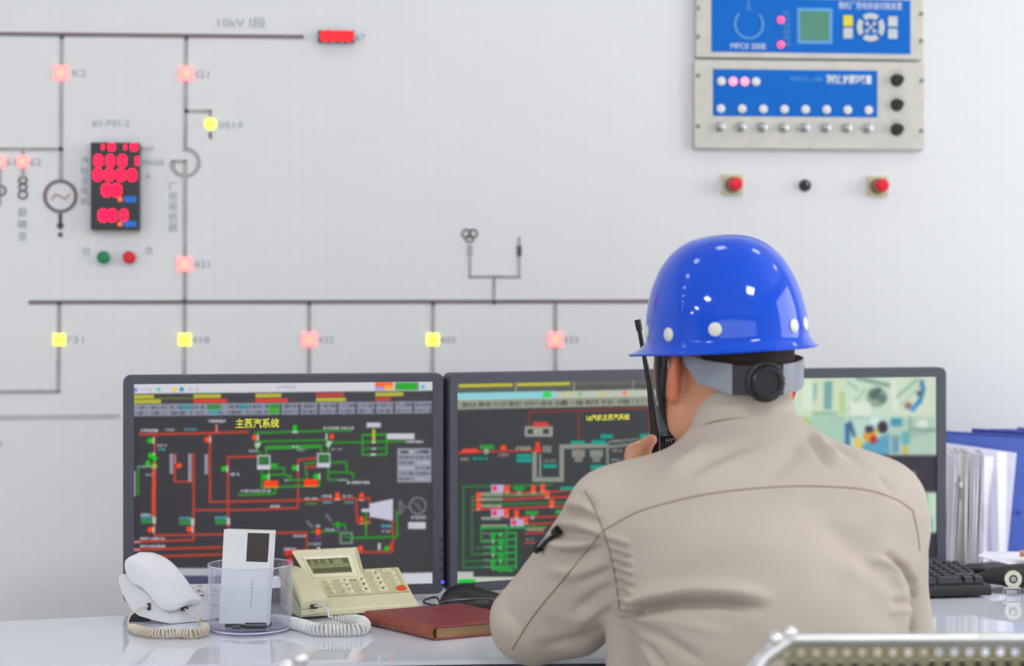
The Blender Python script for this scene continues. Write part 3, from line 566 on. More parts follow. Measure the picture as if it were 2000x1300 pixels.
def canvas3():
    c = Canvas(1390, 715, 1860, 1130, (200, 220, 196)); L = c.line
    def cell(x, y, col, h=81): c.rect(x, y, x+87, y+h, col)
    base = [(206, 228, 202), (212, 226, 196), (205, 228, 206), (212, 226, 204)]
    for i, x in enumerate((1475, 1563, 1651, 1739)): cell(x, 731, base[i]); cell(x, 814, ((220, 222, 196), (172, 208, 186), (190, 220, 210), (182, 208, 190))[i], 75)
    cell(1388, 731, base[0]); cell(1388, 814, base[1], 75)
    for x in (1592,): c.poly([(x-3, 750), (x+4, 745), (x+2, 775), (x-3, 790)], (140, 185, 180)); c.poly([(1610, 745), (1626, 743), (1624, 800), (1609, 800)], (120, 172, 172)); c.rect(1586, 804, 1636, 811, (145, 190, 165)); c.rect(1640, 765, 1650, 810, (185, 212, 140))
    c.rect(1567, 740, 1586, 800, (222, 236, 216)); c.rect(1475, 740, 1490, 790, (170, 205, 180))
    L([(1655, 800), (1690, 760)], 4, (165, 190, 160)); L([(1655, 745), (1675, 760)], 5, (150, 195, 170)); L([(1675, 738), (1735, 752)], 8, (135, 165, 145)); c.circ(1712, 775, 20, (150, 170, 150)); c.circ(1708, 770, 10, (90, 110, 105)); c.circ(1724, 778, 9, (100, 125, 120)); c.circ(1716, 762, 5, (80, 95, 95)); c.rect(1660, 785, 1700, 811, (226, 236, 220))
    L([(1752, 775), (1790, 742)], 7, (150, 195, 165)); L([(1760, 790), (1800, 750)], 4, (170, 205, 180)); L([(1800, 745), (1803, 760), (1796, 785)], 8, (60, 130, 165)); L([(1796, 782), (1782, 800)], 7, (50, 130, 205)); c.circ(1774, 792, 7, (150, 115, 110)); c.circ(1795, 768, 5, (80, 85, 100)); L([(1745, 745), (1750, 800)], 6, (232, 240, 228)); c.circ(1783, 799, 5, (70, 150, 225))
    c.circ(1571, 829, 8.5, (212, 198, 50), 12); c.rect(1560, 818, 1563, 870, (225, 225, 215)); c.rect(1552, 815, 1560, 824, (170, 175, 225)); c.rect(1567, 842, 1576, 848, (120, 120, 60))
    c.rect(1651, 826, 1660, 888, (50, 110, 165)); L([(1660, 825), (1668, 850)], 7, (70, 100, 130)); c.poly([(1668, 855), (1680, 855), (1692, 889), (1674, 889)], (240, 200, 80)); c.poly([(1682, 868), (1738, 845), (1738, 889), (1690, 889)], (95, 165, 195)); c.circ(1698, 852, 13, (225, 160, 60), 11); c.circ(1706, 858, 7, (190, 50, 50), 8); c.circ(1724, 834, 10, (60, 50, 70), 12); c.circ(1698, 838, 9, (55, 60, 90), 7); c.circ(1712, 842, 5, (215, 190, 70)); c.rect(1700, 814, 1716, 828, (215, 235, 235))
    c.rect(1740, 817, 1762, 832, (70, 150, 185)); c.rect(1742, 850, 1756, 885, (110, 160, 175)); c.rect(1762, 843, 1775, 868, (90, 180, 195)); c.rect(1764, 870, 1772, 888, (215, 180, 80)); L([(1745, 858), (1828, 840)], 3, (140, 170, 155)); L([(1778, 815), (1776, 860)], 6, (140, 180, 165)); c.rect(1792, 820, 1812, 835, (225, 232, 222)); c.rect(1780, 836, 1830, 842, (130, 165, 150))
    c.rect(1390, 889, 1860, 961, (58, 54, 66)); c.rect(1737, 886, 1739, 914, (140, 140, 110)); c.rect(1771, 921, 1789, 929, (150, 168, 150))
    c.rect(1390, 961, 1860, 1040, (200, 224, 200)); c.rect(1790, 965, 1812, 1005, (90, 190, 140)); c.poly([(1795, 961), (1815, 1000), (1800, 1040), (1780, 1020)], (110, 200, 150)); c.rect(1816, 1010, 1822, 1035, (110, 180, 200))
    c.rect(1390, 1040, 1860, 1130, (56, 52, 62))
    for y in (731.5, 813.5): c.txt(1620, y, 1700, y+4, (130, 160, 150), .4)
    c.blur(2.6); return c
M_screen = bpy.data.materials.new('lit screen'); M_screen.use_nodes = True; nt = M_screen.node_tree; pb = nt.nodes['Principled BSDF']
at = nt.nodes.new('ShaderNodeAttribute'); at.attribute_name = 'picture'; pb.inputs['Base Color'].default_value = (.012, .012, .014, 1); pb.inputs['Roughness'].default_value = .4; pb.inputs['Specular IOR Level'].default_value = .12
nt.links.new(at.outputs['Color'], pb.inputs['Emission Color']); pb.inputs['Emission Strength'].default_value = .86
M_title = em('yellow screen title', (170, 168, 42), .7)
M_gloss = mat('glossy black trim', (20, 20, 26), .15); M_bluel = em('blue power light', (70, 80, 255), 3.0); M_silver = mat('silver monitor rim', (150, 140, 150), .35, .5)

def rrect(x0, x1, z0, z1, r, n=5):
    out = []
    for cx, cz, a0 in ((x1-r, z1-r, 0), (x0+r, z1-r, 90), (x0+r, z0+r, 180), (x1-r, z0+r, 270)):
        for i in range(n+1):
            a = R(a0+90*i/n); out.append((cx+r*math.cos(a), cz+r*math.sin(a)))
    return out
def monitor(p0, p1, z0, z1, bl, br, bt, bb, cnv, label, thick=.045, roll=0):
    p0 = Vector(p0); p1 = Vector(p1); W = (p1-p0).length; yaw = math.atan2(p1.y-p0.y, p1.x-p0.x); H = z1-z0
    t = thing('monitor', label, 'monitor', (p0.x, p0.y, DESKZ), yaw)
    zb = z0-DESKZ; zt = z1-DESKZ
    O = rrect(0, W, zb, zt, .012); I = rrect(bl, W-br, zb+bb, zt-bt, .0006); O2 = rrect(.002, W-.002, zb+.002, zt-.002, .011); n = len(O)
    loops = [[(x, .030, z) for x, z in O], [(x, .004, z) for x, z in O], [(x, 0, z) for x, z in O2], [(x, 0, z) for x, z in I], [(x, .006, z) for x, z in I]]
    vs = [v for l in loops for v in l]; fs = [(i*n+k, i*n+(k+1) % n, (i+1)*n+(k+1) % n, (i+1)*n+k) for i in range(4) for k in range(n)]
    MB().add(vs, fs).build('bezel', M_bezel, t, True)
    MB().prism([(x, .0305, z) for x, z in rrect(.002, W-.002, zb+.002, zt-.002, .012)], (0, .012, 0)).build('rear_rim', M_silver, t, bev=.003)
    MB().hexa([(.03, .0425, zb+.03), (W-.03, .0425, zb+.03), (W-.03, .0425, zt-.03), (.03, .0425, zt-.03)], [(.08, .062, zb+.07), (W-.08, .062, zb+.07), (W-.08, .062, zt-.07), (.08, .062, zt-.07)]).build('rear_shell', M_black, t, bev=.004)
    MB().hexa([(W/2-.04, .100, .008), (W/2+.04, .100, .008), (W/2+.04, .125, .008), (W/2-.04, .125, .008)], [(W/2-.035, .063, zb+H*.5), (W/2+.035, .063, zb+H*.5), (W/2+.035, .085, zb+H*.5), (W/2-.035, .085, zb+H*.5)]).build('stand_neck', M_black, t, bev=.003)
    MB().box((W/2, .105, .004), (.22, .12, .008)).build('stand_base', M_black, t, bev=.003)
    # screen grid
    nx, nz = 330, 222; xs = np.linspace(bl, W-br, nx); zs = np.linspace(zb+bb, zt-bt, nz); X, Z = np.meshgrid(xs, zs); X = X.ravel(); Z = Z.ravel()
    v = np.stack([X, np.full_like(X, .005), Z], 1); i = np.arange((nx-1)*(nz-1)); r_ = i//(nx-1)*nx+i % (nx-1)
    f = np.stack([r_, r_+1, r_+nx+1, r_+nx], 1)
    me = bpy.data.meshes.new('screen'); me.vertices.add(len(v)); me.vertices.foreach_set('co', v.ravel()); me.loops.add(f.size); me.loops.foreach_set('vertex_index', f.ravel()); me.polygons.add(len(f)); me.polygons.foreach_set('loop_start', np.arange(len(f))*4); me.update(calc_edges=True); me.validate()
    wx = p0.x+X*math.cos(yaw)-.005*math.sin(yaw); wy = p0.y+X*math.sin(yaw)+.005*math.cos(yaw); wz = DESKZ+Z
    px = CX+F*wx/wy; py = HY+F*(CAMZ-wz)/wy
    rgb = cnv.sample(px, py)/255; rgb = np.where(rgb <= .04045, rgb/12.92, ((rgb+.055)/1.055)**2.4)
    ca = me.color_attributes.new('picture', 'FLOAT_COLOR', 'POINT'); ca.data.foreach_set('color', np.concatenate([rgb, np.ones((len(rgb), 1))], 1).astype(np.float32).ravel())
    me.materials.append(M_screen); o = bpy.data.objects.new('screen', me); COL.objects.link(o); o.parent = t
    ml = Matrix.Translation((0, 0, 0))
    def local(px_, py_):     # panel-plane point seen at a pixel
        q = (px_-CX)/F; s = (q*p0.y-p0.x)/(math.cos(yaw)-q*math.sin(yaw)); Y = p0.y+s*math.sin(yaw); return s, CAMZ-(py_-HY)/F*Y-DESKZ
    return t, W, zb, zt, local
def zof(py, d): return CAMZ-(py-HY)/F*d
M1a, M1b = (-.6311, 2.99), (-.1140, 3.0896); M2a, M2b = (-.1052, 3.09), (.3795, 3.305); M3a, M3b = (.392, 3.285), (.8004, 3.39)
ZT, ZB = CAMZ-.1185, CAMZ-.4884
t1, W1, zb1, zt1, loc1 = monitor(M1a, M1b, ZB, ZT, .0175, .0190, .0145, .0175, canvas1(), 'dark-framed monitor at left showing a red and green piping schematic')
t2, W2, zb2, zt2, loc2 = monitor(M2a, M2b, ZB, ZT, .0150, .0190, .0175, .0160, canvas2(), 'dark-framed monitor behind the radio showing grey ducts and green network', )
t3, W3, zb3, zt3, loc3 = monitor(M3a, M3b, ZB, ZT-.001, .0190, .0200, .0175, .0190, canvas3(), 'dark-framed monitor at right showing a grid of camera pictures')
M_engr = mat('engraved mark', (18, 18, 24), .4)
for y in (1052, 1072, 1091, 1111):
    s, z = loc1(862, y); MB().tube([(s+.003, -.0003, z+.0025), (s-.001, -.0003, z+.002), (s-.0022, -.0003, z), (s-.001, -.0003, z-.002), (s+.003, -.0003, z-.0025)], .0006, 6).build('button_mark', M_engr, t1, True)
s, z = loc1(864, 1136); MB().ring((s, 0, z), (0, -1, 0), .0019, .0030, .0006, 20).build('power_light', M_bluel, t1)
MB().cyl((s, 0, z), (s, -.0004, z), .0048, seg=20).build('power_button', M_engr, t1)
s0, z0 = loc1(503, 828); text_obj('screen_title', '主蒸汽系统', .0165, M_title, t1, (s0, .0046, z0), width=.071, ext=.0001, offset=.0004)
s0, z0 = loc2(1189, 816); text_obj('screen_title', '1#汽机主蒸汽系统', .0115, M_title, t2, (s0, .0046, z0), width=.084, ext=.0001, offset=.0003)

# ---------------- implicit surfaces: bodies and clothes grown as one continuous skin ----------------
class Field:
    def __init__(s, lo, hi, h):
        s.lo = np.array(lo, float); s.h = h; s.n = np.ceil((np.array(hi)-s.lo)/h).astype(int)+1; s.D = np.full(s.n, .3, np.float32)
    def _sl(s, lo, hi):
        a = np.clip(np.floor((np.array(lo)-s.lo)/s.h).astype(int), 0, s.n-1); b = np.clip(np.ceil((np.array(hi)-s.lo)/s.h).astype(int)+1, 1, s.n)
        sl = tuple(slice(a[i], b[i]) for i in range(3)); ax = [(s.lo[i]+np.arange(a[i], b[i])*s.h).astype(np.float32) for i in range(3)]
        return sl, ax[0][:, None, None], ax[1][None, :, None], ax[2][None, None, :]
    def _join(s, sl, d, k):
        A = s.D[sl]; h = np.clip(.5+.5*(A-d)/k, 0, 1); s.D[sl] = A*(1-h)+d*h-k*h*(1-h)
    def cap(s, p0, p1, r0, r1, k=.02, fl=(1, 1, 1)):
        p0 = np.array(p0, np.float32); p1 = np.array(p1, np.float32); R_ = max(r0, r1)/min(fl)+k+.03
        sl, X, Y, Z = s._sl(np.minimum(p0, p1)-R_, np.maximum(p0, p1)+R_); ba = p1-p0; L2 = float(ba@ba) or 1e-9
        x, y, z = X-p0[0], Y-p0[1], Z-p0[2]; t = np.clip((x*ba[0]+y*ba[1]+z*ba[2])/L2, 0, 1)
        d = np.sqrt(((x-t*ba[0])*fl[0])**2+((y-t*ba[1])*fl[1])**2+((z-t*ba[2])*fl[2])**2)-(r0+(r1-r0)*t)
        s._join(sl, d.astype(np.float32), k)
    def ell(s, c, r, k=.02, rot=None, cut=False):
        c = np.array(c, float); r = np.array(r, float); R_ = r.max()+k+.03; sl, X, Y, Z = s._sl(c-R_, c+R_); x, y, z = X-c[0], Y-c[1], Z-c[2]
        if rot is not None:
            M = np.array(rot.transposed()); x, y, z = M[0, 0]*x+M[0, 1]*y+M[0, 2]*z, M[1, 0]*x+M[1, 1]*y+M[1, 2]*z, M[2, 0]*x+M[2, 1]*y+M[2, 2]*z
        k0 = np.sqrt((x/r[0])**2+(y/r[1])**2+(z/r[2])**2); k1 = np.sqrt((x/r[0]**2)**2+(y/r[1]**2)**2+(z/r[2]**2)**2)+1e-6
        d = (k0*(k0-1)/k1).astype(np.float32)
        if cut:
            A = s.D[sl]; h = np.clip(.5-.5*(A+d)/k, 0, 1); s.D[sl] = A*(1-h)-d*h+k*h*(1-h)
        else: s._join(sl, d, k)
    def halfcut(s, p, n):       # remove everything on the +n side of the plane through p
        n = np.array(n, float); n /= np.linalg.norm(n); sl, X, Y, Z = s._sl(s.lo, s.lo+s.n*s.h); d = (X-p[0])*n[0]+(Y-p[1])*n[1]+(Z-p[2])*n[2]
        s.D = np.maximum(s.D, d.astype(np.float32))
    def mesh(s):
        D = s.D; ins = D < 0; c = np.zeros(tuple(n-1 for n in D.shape), np.int8); off = [(i, j, k) for i in (0, 1) for j in (0, 1) for k in (0, 1)]; n0, n1, n2 = D.shape
        for i, j, k in off: c += ins[i:n0-1+i, j:n1-1+j, k:n2-1+k]
        I = np.argwhere((c > 0) & (c < 8)); idx = np.full(c.shape, -1, np.int32); idx[tuple(I.T)] = np.arange(len(I))
        acc = np.zeros((len(I), 3)); cnt = np.zeros(len(I))
        for ax in range(3):
            o1, o2 = [a for a in range(3) if a != ax]
            for a in (0, 1):
                for b_ in (0, 1):
                    o = [0, 0, 0]; o[o1] = a; o[o2] = b_; A = I+o; e = [0, 0, 0]; e[ax] = 1; B = A+e; da = D[tuple(A.T)]; db = D[tuple(B.T)]
                    m = (da < 0) != (db < 0); t = np.where(m, da/np.where(m, da-db, 1), 0); q = A.astype(float); q[:, ax] += t; acc[m] += q[m]; cnt[m] += 1
        V = s.lo+(acc/cnt[:, None])*s.h; Fs = []
        for ax in range(3):
            o1, o2 = [(1, 2), (2, 0), (0, 1)][ax]; sh = [slice(None)]*3; sh2 = [slice(None)]*3; sh[ax] = slice(0, -1); sh2[ax] = slice(1, None)
            a, b_ = ins[tuple(sh)], ins[tuple(sh2)]; E = np.argwhere(a != b_); E = E[(E[:, o1] > 0) & (E[:, o2] > 0) & (E[:, o1] < D.shape[o1]-1) & (E[:, o2] < D.shape[o2]-1)]
            def at_(d1, d2): q = E.copy(); q[:, o1] -= d1; q[:, o2] -= d2; return idx[tuple(q.T)]
            f = np.stack([at_(1, 1), at_(0, 1), at_(0, 0), at_(1, 0)], 1); fl = ~ins[tuple(E.T)]; f[fl] = f[fl][:, ::-1]; Fs.append(f)
        return V, np.concatenate(Fs)
def np_mesh(name, V, Fc, m, parent=None, label=None):
    me = bpy.data.meshes.new(name); me.vertices.add(len(V)); me.vertices.foreach_set('co', np.asarray(V, np.float32).ravel()); me.loops.add(Fc.size)
    me.loops.foreach_set('vertex_index', Fc.astype(np.int32).ravel()); me.polygons.add(len(Fc)); me.polygons.foreach_set('loop_start', np.arange(len(Fc), dtype=np.int32)*Fc.shape[1])
    me.update(calc_edges=True); me.validate(); me.polygons.foreach_set('use_smooth', np.ones(len(me.polygons), bool)); me.materials.append(m)
    o = bpy.data.objects.new(name, me); COL.objects.link(o); o.parent = parent
    if label: o['label'] = label
    return o
def relax(V, Fc, it=2, lam=.5):
    E = np.concatenate([Fc[:, [0, 1]], Fc[:, [1, 2]], Fc[:, [2, 3]], Fc[:, [3, 0]]]); E = np.concatenate([E, E[:, ::-1]]); n = len(V); c = np.bincount(E[:, 0], minlength=n)[:, None]
    for i in range(it):
        for l in (lam, -lam*1.02):
            S = np.stack([np.bincount(E[:, 0], V[E[:, 1], a], n) for a in range(3)], 1)/np.maximum(c, 1); V = V+l*(S-V)
    return V
def vnormals(V, Fc):
    n = np.cross(V[Fc[:, 2]]-V[Fc[:, 0]], V[Fc[:, 3]]-V[Fc[:, 1]]); N = np.zeros_like(V)
    for i in range(4): 
        for a in range(3): N[:, a] += np.bincount(Fc[:, i], n[:, a], len(V))
    return N/(np.linalg.norm(N, axis=1)[:, None]+1e-12)

# ---------------- the seated person ----------------
M_skin = mat('skin', (212, 152, 120), .5, var=.05, vscale=25, bump=.2, bscale=500, sss=.15)
M_shirt = mat('khaki work shirt cloth', (196, 185, 174), .85, var=.02, vscale=6, bump=.5, bscale=1600, spec=.15)
M_seam = mat('shirt seam thread', (140, 122, 104), .9, spec=.1); M_trou = mat('dark blue trouser cloth', (50, 58, 78), .9, bump=.3, bscale=900)
M_hair = mat('short black hair', (62, 46, 40), .8, var=.3, vscale=500, bump=1, bscale=900)
HD = 2.50; hc = P(1428, 705, HD); HR = R(27); HM = Matrix.Rotation(HR, 3, 'Z')
def hl(x, y, z): return hc+HM @ Vector((x, y, z))      # head-local: +y face, -y nape
shL, shR = P(1207, 1010, 2.44), P(1700, 1000, 2.42); elL, elR = P(1043, 1213, 2.555), P(1738, 1245, 2.47)
wrL, wrR = P(1262, 925, 2.70), P(1640, 1242, 2.76); nb = P(1455, 905, 2.475); nbL = P(1428, 928, 2.47); nbR = P(1500, 908, 2.46); chest = P(1488, 1108, 2.42); waist = P(1512, 1300, 2.345); hipc = Vector((waist.x+.004, 2.30, .53))
knL, knR = Vector((hipc.x-.13, 2.74, .56)), Vector((hipc.x+.14, 2.74, .56)); anL, anR = Vector((knL.x, 2.80, .10)), Vector((knR.x, 2.76, .10))
B_ = Field((-.10, 2.0, .02), (.66, 3.06, 1.42), .0044)
def body_core(f, g):        # g: growth over the skin
    f.ell(chest, (.178+g, .105+g, .175+g), .03); f.ell(waist, (.160+g, .108+g, .20+g), .07)
    f.cap(shL, nbL, .054+g, .060+g, .03); f.cap(shR, nbR, .056+g, .060+g, .03); f.cap(nbL, nbR, .060+g, .060+g, .03)
    f.ell(chest+Vector((-.095, -.045, .03)), (.085+g, .062+g, .10+g), .05); f.ell(chest+Vector((.10, -.045, .035)), (.085+g, .062+g, .10+g), .05)
body_core(B_, -.012)
B_.cap(shL, elL, .047, .038, .03); B_.cap(elL, wrL, .039, .026, .02); B_.cap(shR, elR, .050, .038, .03); B_.cap(elR, wrR, .039, .026, .02)
B_.cap(hipc+Vector((-.07, 0, 0)), hipc+Vector((.07, 0, 0)), .115, .115, .06); B_.cap(waist, hipc, .12, .12, .06, (1, 1.1, 1))
for k_, a_ in ((knL, anL), (knR, anR)):
    B_.cap(hipc+Vector(((k_.x-hipc.x)*.6, .04, 0)), k_, .078, .055, .04); B_.cap(k_, a_, .054, .038, .03); B_.cap(a_+Vector((0, -.03, -.045)), a_+Vector((0, .13, -.055)), .034, .028, .02)
# neck, head, ears, face
B_.cap(nb, P(1450, 800, 2.488), .058, .060, .02); B_.cap(P(1450, 800, 2.488), hl(0, -.02, -.01), .062, .066, .03)
B_.ell(hl(0, .002, .035), (.077, .098, .092), .02, HM); B_.ell(hl(0, .025, -.045), (.066, .080, .075), .03, HM); B_.ell(hl(0, .055, -.10), (.046, .046, .038), .03, HM)
B_.ell(hl(-.060, .03, -.055), (.022, .035, .05), .02, HM); B_.ell(hl(.060, .03, -.055), (.022, .035, .05), .02, HM)
B_.cap(hl(0, .100, .010), hl(0, .120, -.036), .008, .0125, .010); B_.ell(hl(-.013, .108, -.040), (.008, .010, .007), .006, HM); B_.ell(hl(.013, .108, -.040), (.008, .010, .007), .006, HM); B_.cap(hl(-.035, .090, .022), hl(.035, .090, .022), .012, .012, .012)
B_.cap(hl(-.020, .098, -.068), hl(0, .104, -.066), .006, .007, .004); B_.cap(hl(.020, .098, -.068), hl(0, .104, -.066), .006, .007, .004); B_.cap(hl(-.017, .097, -.079), hl(.017, .097, -.079), .0075, .0075, .004)
for s_ in (-1, 1): B_.ell(hl(.032*s_, .096, .004), (.017, .016, .010), .004, HM, cut=True)
for s_ in (-1, 1):      # ear: outer rim, lobe, inner dish
    ex, ey = .088*s_, .004
    B_.ell(hl(ex, ey, -.012), (.0090, .020, .036), .006, HM @ Matrix.Rotation(R(32*s_), 3, 'Z')); B_.ell(hl(ex*.995, ey+.006, -.044), (.006, .010, .013), .008, HM)
    B_.ell(hl(ex+.009*s_, ey+.012, -.010), (.006, .011, .020), .004, HM, cut=True)
# left hand round the radio
HB = P(1296, 893, 2.705)      # radio grip centre
ax_u = Vector((.18, 0, .98)).normalized()
def hand(f, w, fwd, pn, side, curl, L=.19, k=.006):
    fwd = fwd.normalized(); pn = (pn-fwd*pn.dot(fwd)).normalized(); sd = fwd.cross(pn)*side; pc = w+fwd*.05
    f.cap(w, w+fwd*.03, .025, .024, .015); f.cap(w+fwd*.03+sd*.022, w+fwd*.082+sd*.026, .015, .0135, .012); f.cap(w+fwd*.03, w+fwd*.088, .017, .014, .012); f.cap(w+fwd*.03-sd*.022, w+fwd*.080-sd*.028, .015, .012, .012)
    for i, (o, l) in enumerate(((.031, .070), (.0105, .078), (-.0105, .073), (-.031, .058))):
        p = w+fwd*(.086-abs(o)*.12)+sd*o; d = fwd.copy(); c_ = curl*(.55 if i == 0 else .72)
        for j, fr in enumerate((.43, .32, .25)):
            d = (Matrix.Rotation(c_*(1.0, 1.15, .8)[j], 3, sd*side) @ d) if False else (d*math.cos(c_*(.8, 1.15, .8)[j])+pn*math.sin(c_*(.8, 1.15, .8)[j])).normalized() if j == 0 else None or rot_to(d, sd, c_*(.8, 1.15, .8)[j], pn, fwd)
            q = p+d*l*fr; f.cap(p, q, .0092-.0008*j, .0086-.0008*j, k*.5); p = q
    t0 = w+fwd*.022+sd*.028+pn*.006; t1 = t0+(sd*.75+fwd*.65+pn*.45).normalized()*.040; t2 = t1+(fwd*.75+pn*.55+sd*.15).normalized()*.032; t3 = t2+(fwd*.7+pn*.7-sd*.15).normalized()*.024
    f.cap(t0, t1, .016, .0115, .012); f.cap(t1, t2, .0112, .0098, .004); f.cap(t2, t3, .0098, .008, .004)
def rot_to(d, sd, a, pn, fwd):
    x = math.atan2(d.dot(pn), d.dot(fwd))+a; return fwd*math.cos(x)+pn*math.sin(x)
hwL = HB+Vector((-.045, .012, -.06)); wdir = (hwL-wrL)
hand(B_, wrR, Vector((-.35, .93, -.05)), Vector((0, -.1, -1)), 1, .28)
# fingers wrapping round the radio body (radio axis ax_u); palm on its left side
Lw = wrL+Vector((0, 0, 0)); palm = HB+Vector((-.040, .010, -.020))
B_.cap(Lw, palm+Vector((0, 0, -.03)), .026, .020, .02); B_.cap(palm+Vector((0, .012, -.030)), palm+Vector((0, .014, .024)), .018, .016, .014); B_.cap(palm+Vector((0, -.014, -.034)), palm+Vector((0, -.012, .010)), .017, .015, .014)
for i, zz in enumerate((.030, .011, -.009, -.028)):         # index..little, curling round the far side
    a0 = palm+Vector((.000, .024, zz)); a1 = a0+Vector((.012, .026, .002)); a2 = a1+Vector((.028-.002*i, .004, 0)); a3 = a2+Vector((.013, -.014, -.002))
    B_.cap(a0, a1, .0098, .0092, .004); B_.cap(a1, a2, .0090, .0084, .003); B_.cap(a2, a3, .0083, .0072, .003)
th0 = palm+Vector((-.004, -.022, -.012)); th1 = P(1254, 890, 2.674); th2 = P(1262, 868, 2.666); th3 = P(1273, 858, 2.664)
B_.cap(th0, th1, .015, .0125, .010); B_.cap(th1, th2, .0120, .0105, .004); B_.cap(th2, th3, .0103, .0085, .003)
V, Fc = B_.mesh(); V = relax(V, Fc, 2)
person = thing('person', 'seated man in khaki work shirt, seen from behind, holding a radio to his face', 'person', (hipc.x, hipc.y, 0))
IM = Matrix.Translation((-hipc.x, -hipc.y, 0))
def attach(o, root=None):      # parent without moving (meshes are written in world coordinates)
    root = root or person; o.parent = root; o.matrix_parent_inverse = root.matrix_basis.inverted(); return o
def fin(b, name, m, root, **kw): return attach(b.build(name, m, None, **kw), root)
bpy.context.view_layer.update()
body = attach(np_mesh('body', V, Fc, M_skin))
body.data.materials.append(mat('flushed ear skin', (222, 134, 106), .5, var=.05, vscale=25, sss=.3))
_L = (V-np.array(hc)) @ np.array(HM.transposed()).T; _e = (np.abs(_L[:, 0]) > .0835) & (np.abs(_L[:, 1]-.004) < .03) & (np.abs(_L[:, 2]+.012) < .05)
body.data.polygons.foreach_set('material_index', _e[Fc].all(1).astype(np.int32))
# hair: scalp skin lifted a little, above a hairline that falls to the nape
Vh = np.array(V); hcv = np.array(hc); Hi = np.array(HM.transposed()); L_ = (Vh-hcv) @ Hi.T; Nh = vnormals(V, Fc)
line = np.where(L_[:, 1] < .02, .018-np.clip((-.02-L_[:, 1])*.75, 0, .052), .03+np.clip(L_[:, 1]-.02, 0, .1)*.6)
sel = (L_[:, 2] > line) & (np.abs(L_[:, 0]) < .0815) & (Vh[:, 2] > 1.10) & (np.linalg.norm(L_, axis=1) < .16); fk = sel[Fc].all(1); Fh = Fc[fk]; u_, inv = np.unique(Fh, return_inverse=True)
hair = attach(np_mesh('hair', V[u_]+Nh[u_]*.0022, inv.reshape(Fh.shape), M_hair))
for s_ in (-1, 1):
    e = fin(MB().ball(hl(.032*s_, .089, .004), .0115, 16), 'eye', mat('eye white', (225, 222, 218), .15), person, smooth=True)
    fin(MB().ball(hl(.032*s_, .0965, .003), .0055, 12), 'iris', mat('dark iris', (40, 28, 22), .1), person, smooth=True); fin(MB().tube([hl(.016*s_, .103, .020), hl(.033*s_, .101, .025), hl(.050*s_, .088, .020)], .0032, 8), 'eyebrow', M_hair, person, smooth=True)
# shirt
S = Field((-.10, 2.12, .50), (.64, 2.86, 1.24), .0036)
body_core(S, .006)
S.cap(waist, hipc+Vector((0, 0, .03)), .150, .150, .06, (1, 1.15, 1))
S.cap(shL, elL, .0640, .0570, .035); S.cap(elL, wrL-(wrL-elL).normalized()*.02, .0565, .040, .02)
S.cap(shR, elR, .0700, .0550, .035); S.cap(elR, wrR-(wrR-elR).normalized()*.02, .053, .040, .02)
S.cap(nb, P(1450, 840, 2.482), .072, .066, .03)
S.cap(P(1212, 1120, 2.46), P(1130, 1205, 2.52), .052, .050, .04); S.cap(P(1262, 1240, 2.43), P(1262, 1400, 2.40), .052, .055, .02)
S.halfcut(P(1450, 818, 2.482), (.0, .36, 1)); S.halfcut((0, 0, .52), (0, 0, -1))
def cutend(p, d): pass
V, Fc = S.mesh(); V = relax(V, Fc, 2)
# open cuffs: drop the little discs beyond each wrist plane
N = vnormals(V, Fc)
px = CX+F*V[:, 0]/V[:, 1]; py = HY+F*(CAMZ-V[:, 2])/V[:, 1]; face = np.clip(-N[:, 1]*2+.3, 0, 1)
disp = np.zeros(len(V))
def fold(pts, w, dpt, sharp=1.0, allside=False):
    global disp
    best = np.full(len(V), 1e9); tt = np.zeros(len(V)); L = [0]
    for a, c in zip(pts[:-1], pts[1:]): L.append(L[-1]+math.hypot(c[0]-a[0], c[1]-a[1]))
    for i, (a, c) in enumerate(zip(pts[:-1], pts[1:])):
        dx, dy = c[0]-a[0], c[1]-a[1]; l = math.hypot(dx, dy); t = np.clip(((px-a[0])*dx+(py-a[1])*dy)/l/l, 0, 1); q = np.hypot(px-a[0]-t*dx, py-a[1]-t*dy)
        m = q < best; best[m] = q[m]; tt[m] = (L[i]+t[m]*l)/L[-1]
    taper = np.clip(np.minimum(tt+.12, 1.12-tt)*3.0, 0, 1); disp += dpt*np.exp(-(best/w)**2)*taper*(1 if allside else face)
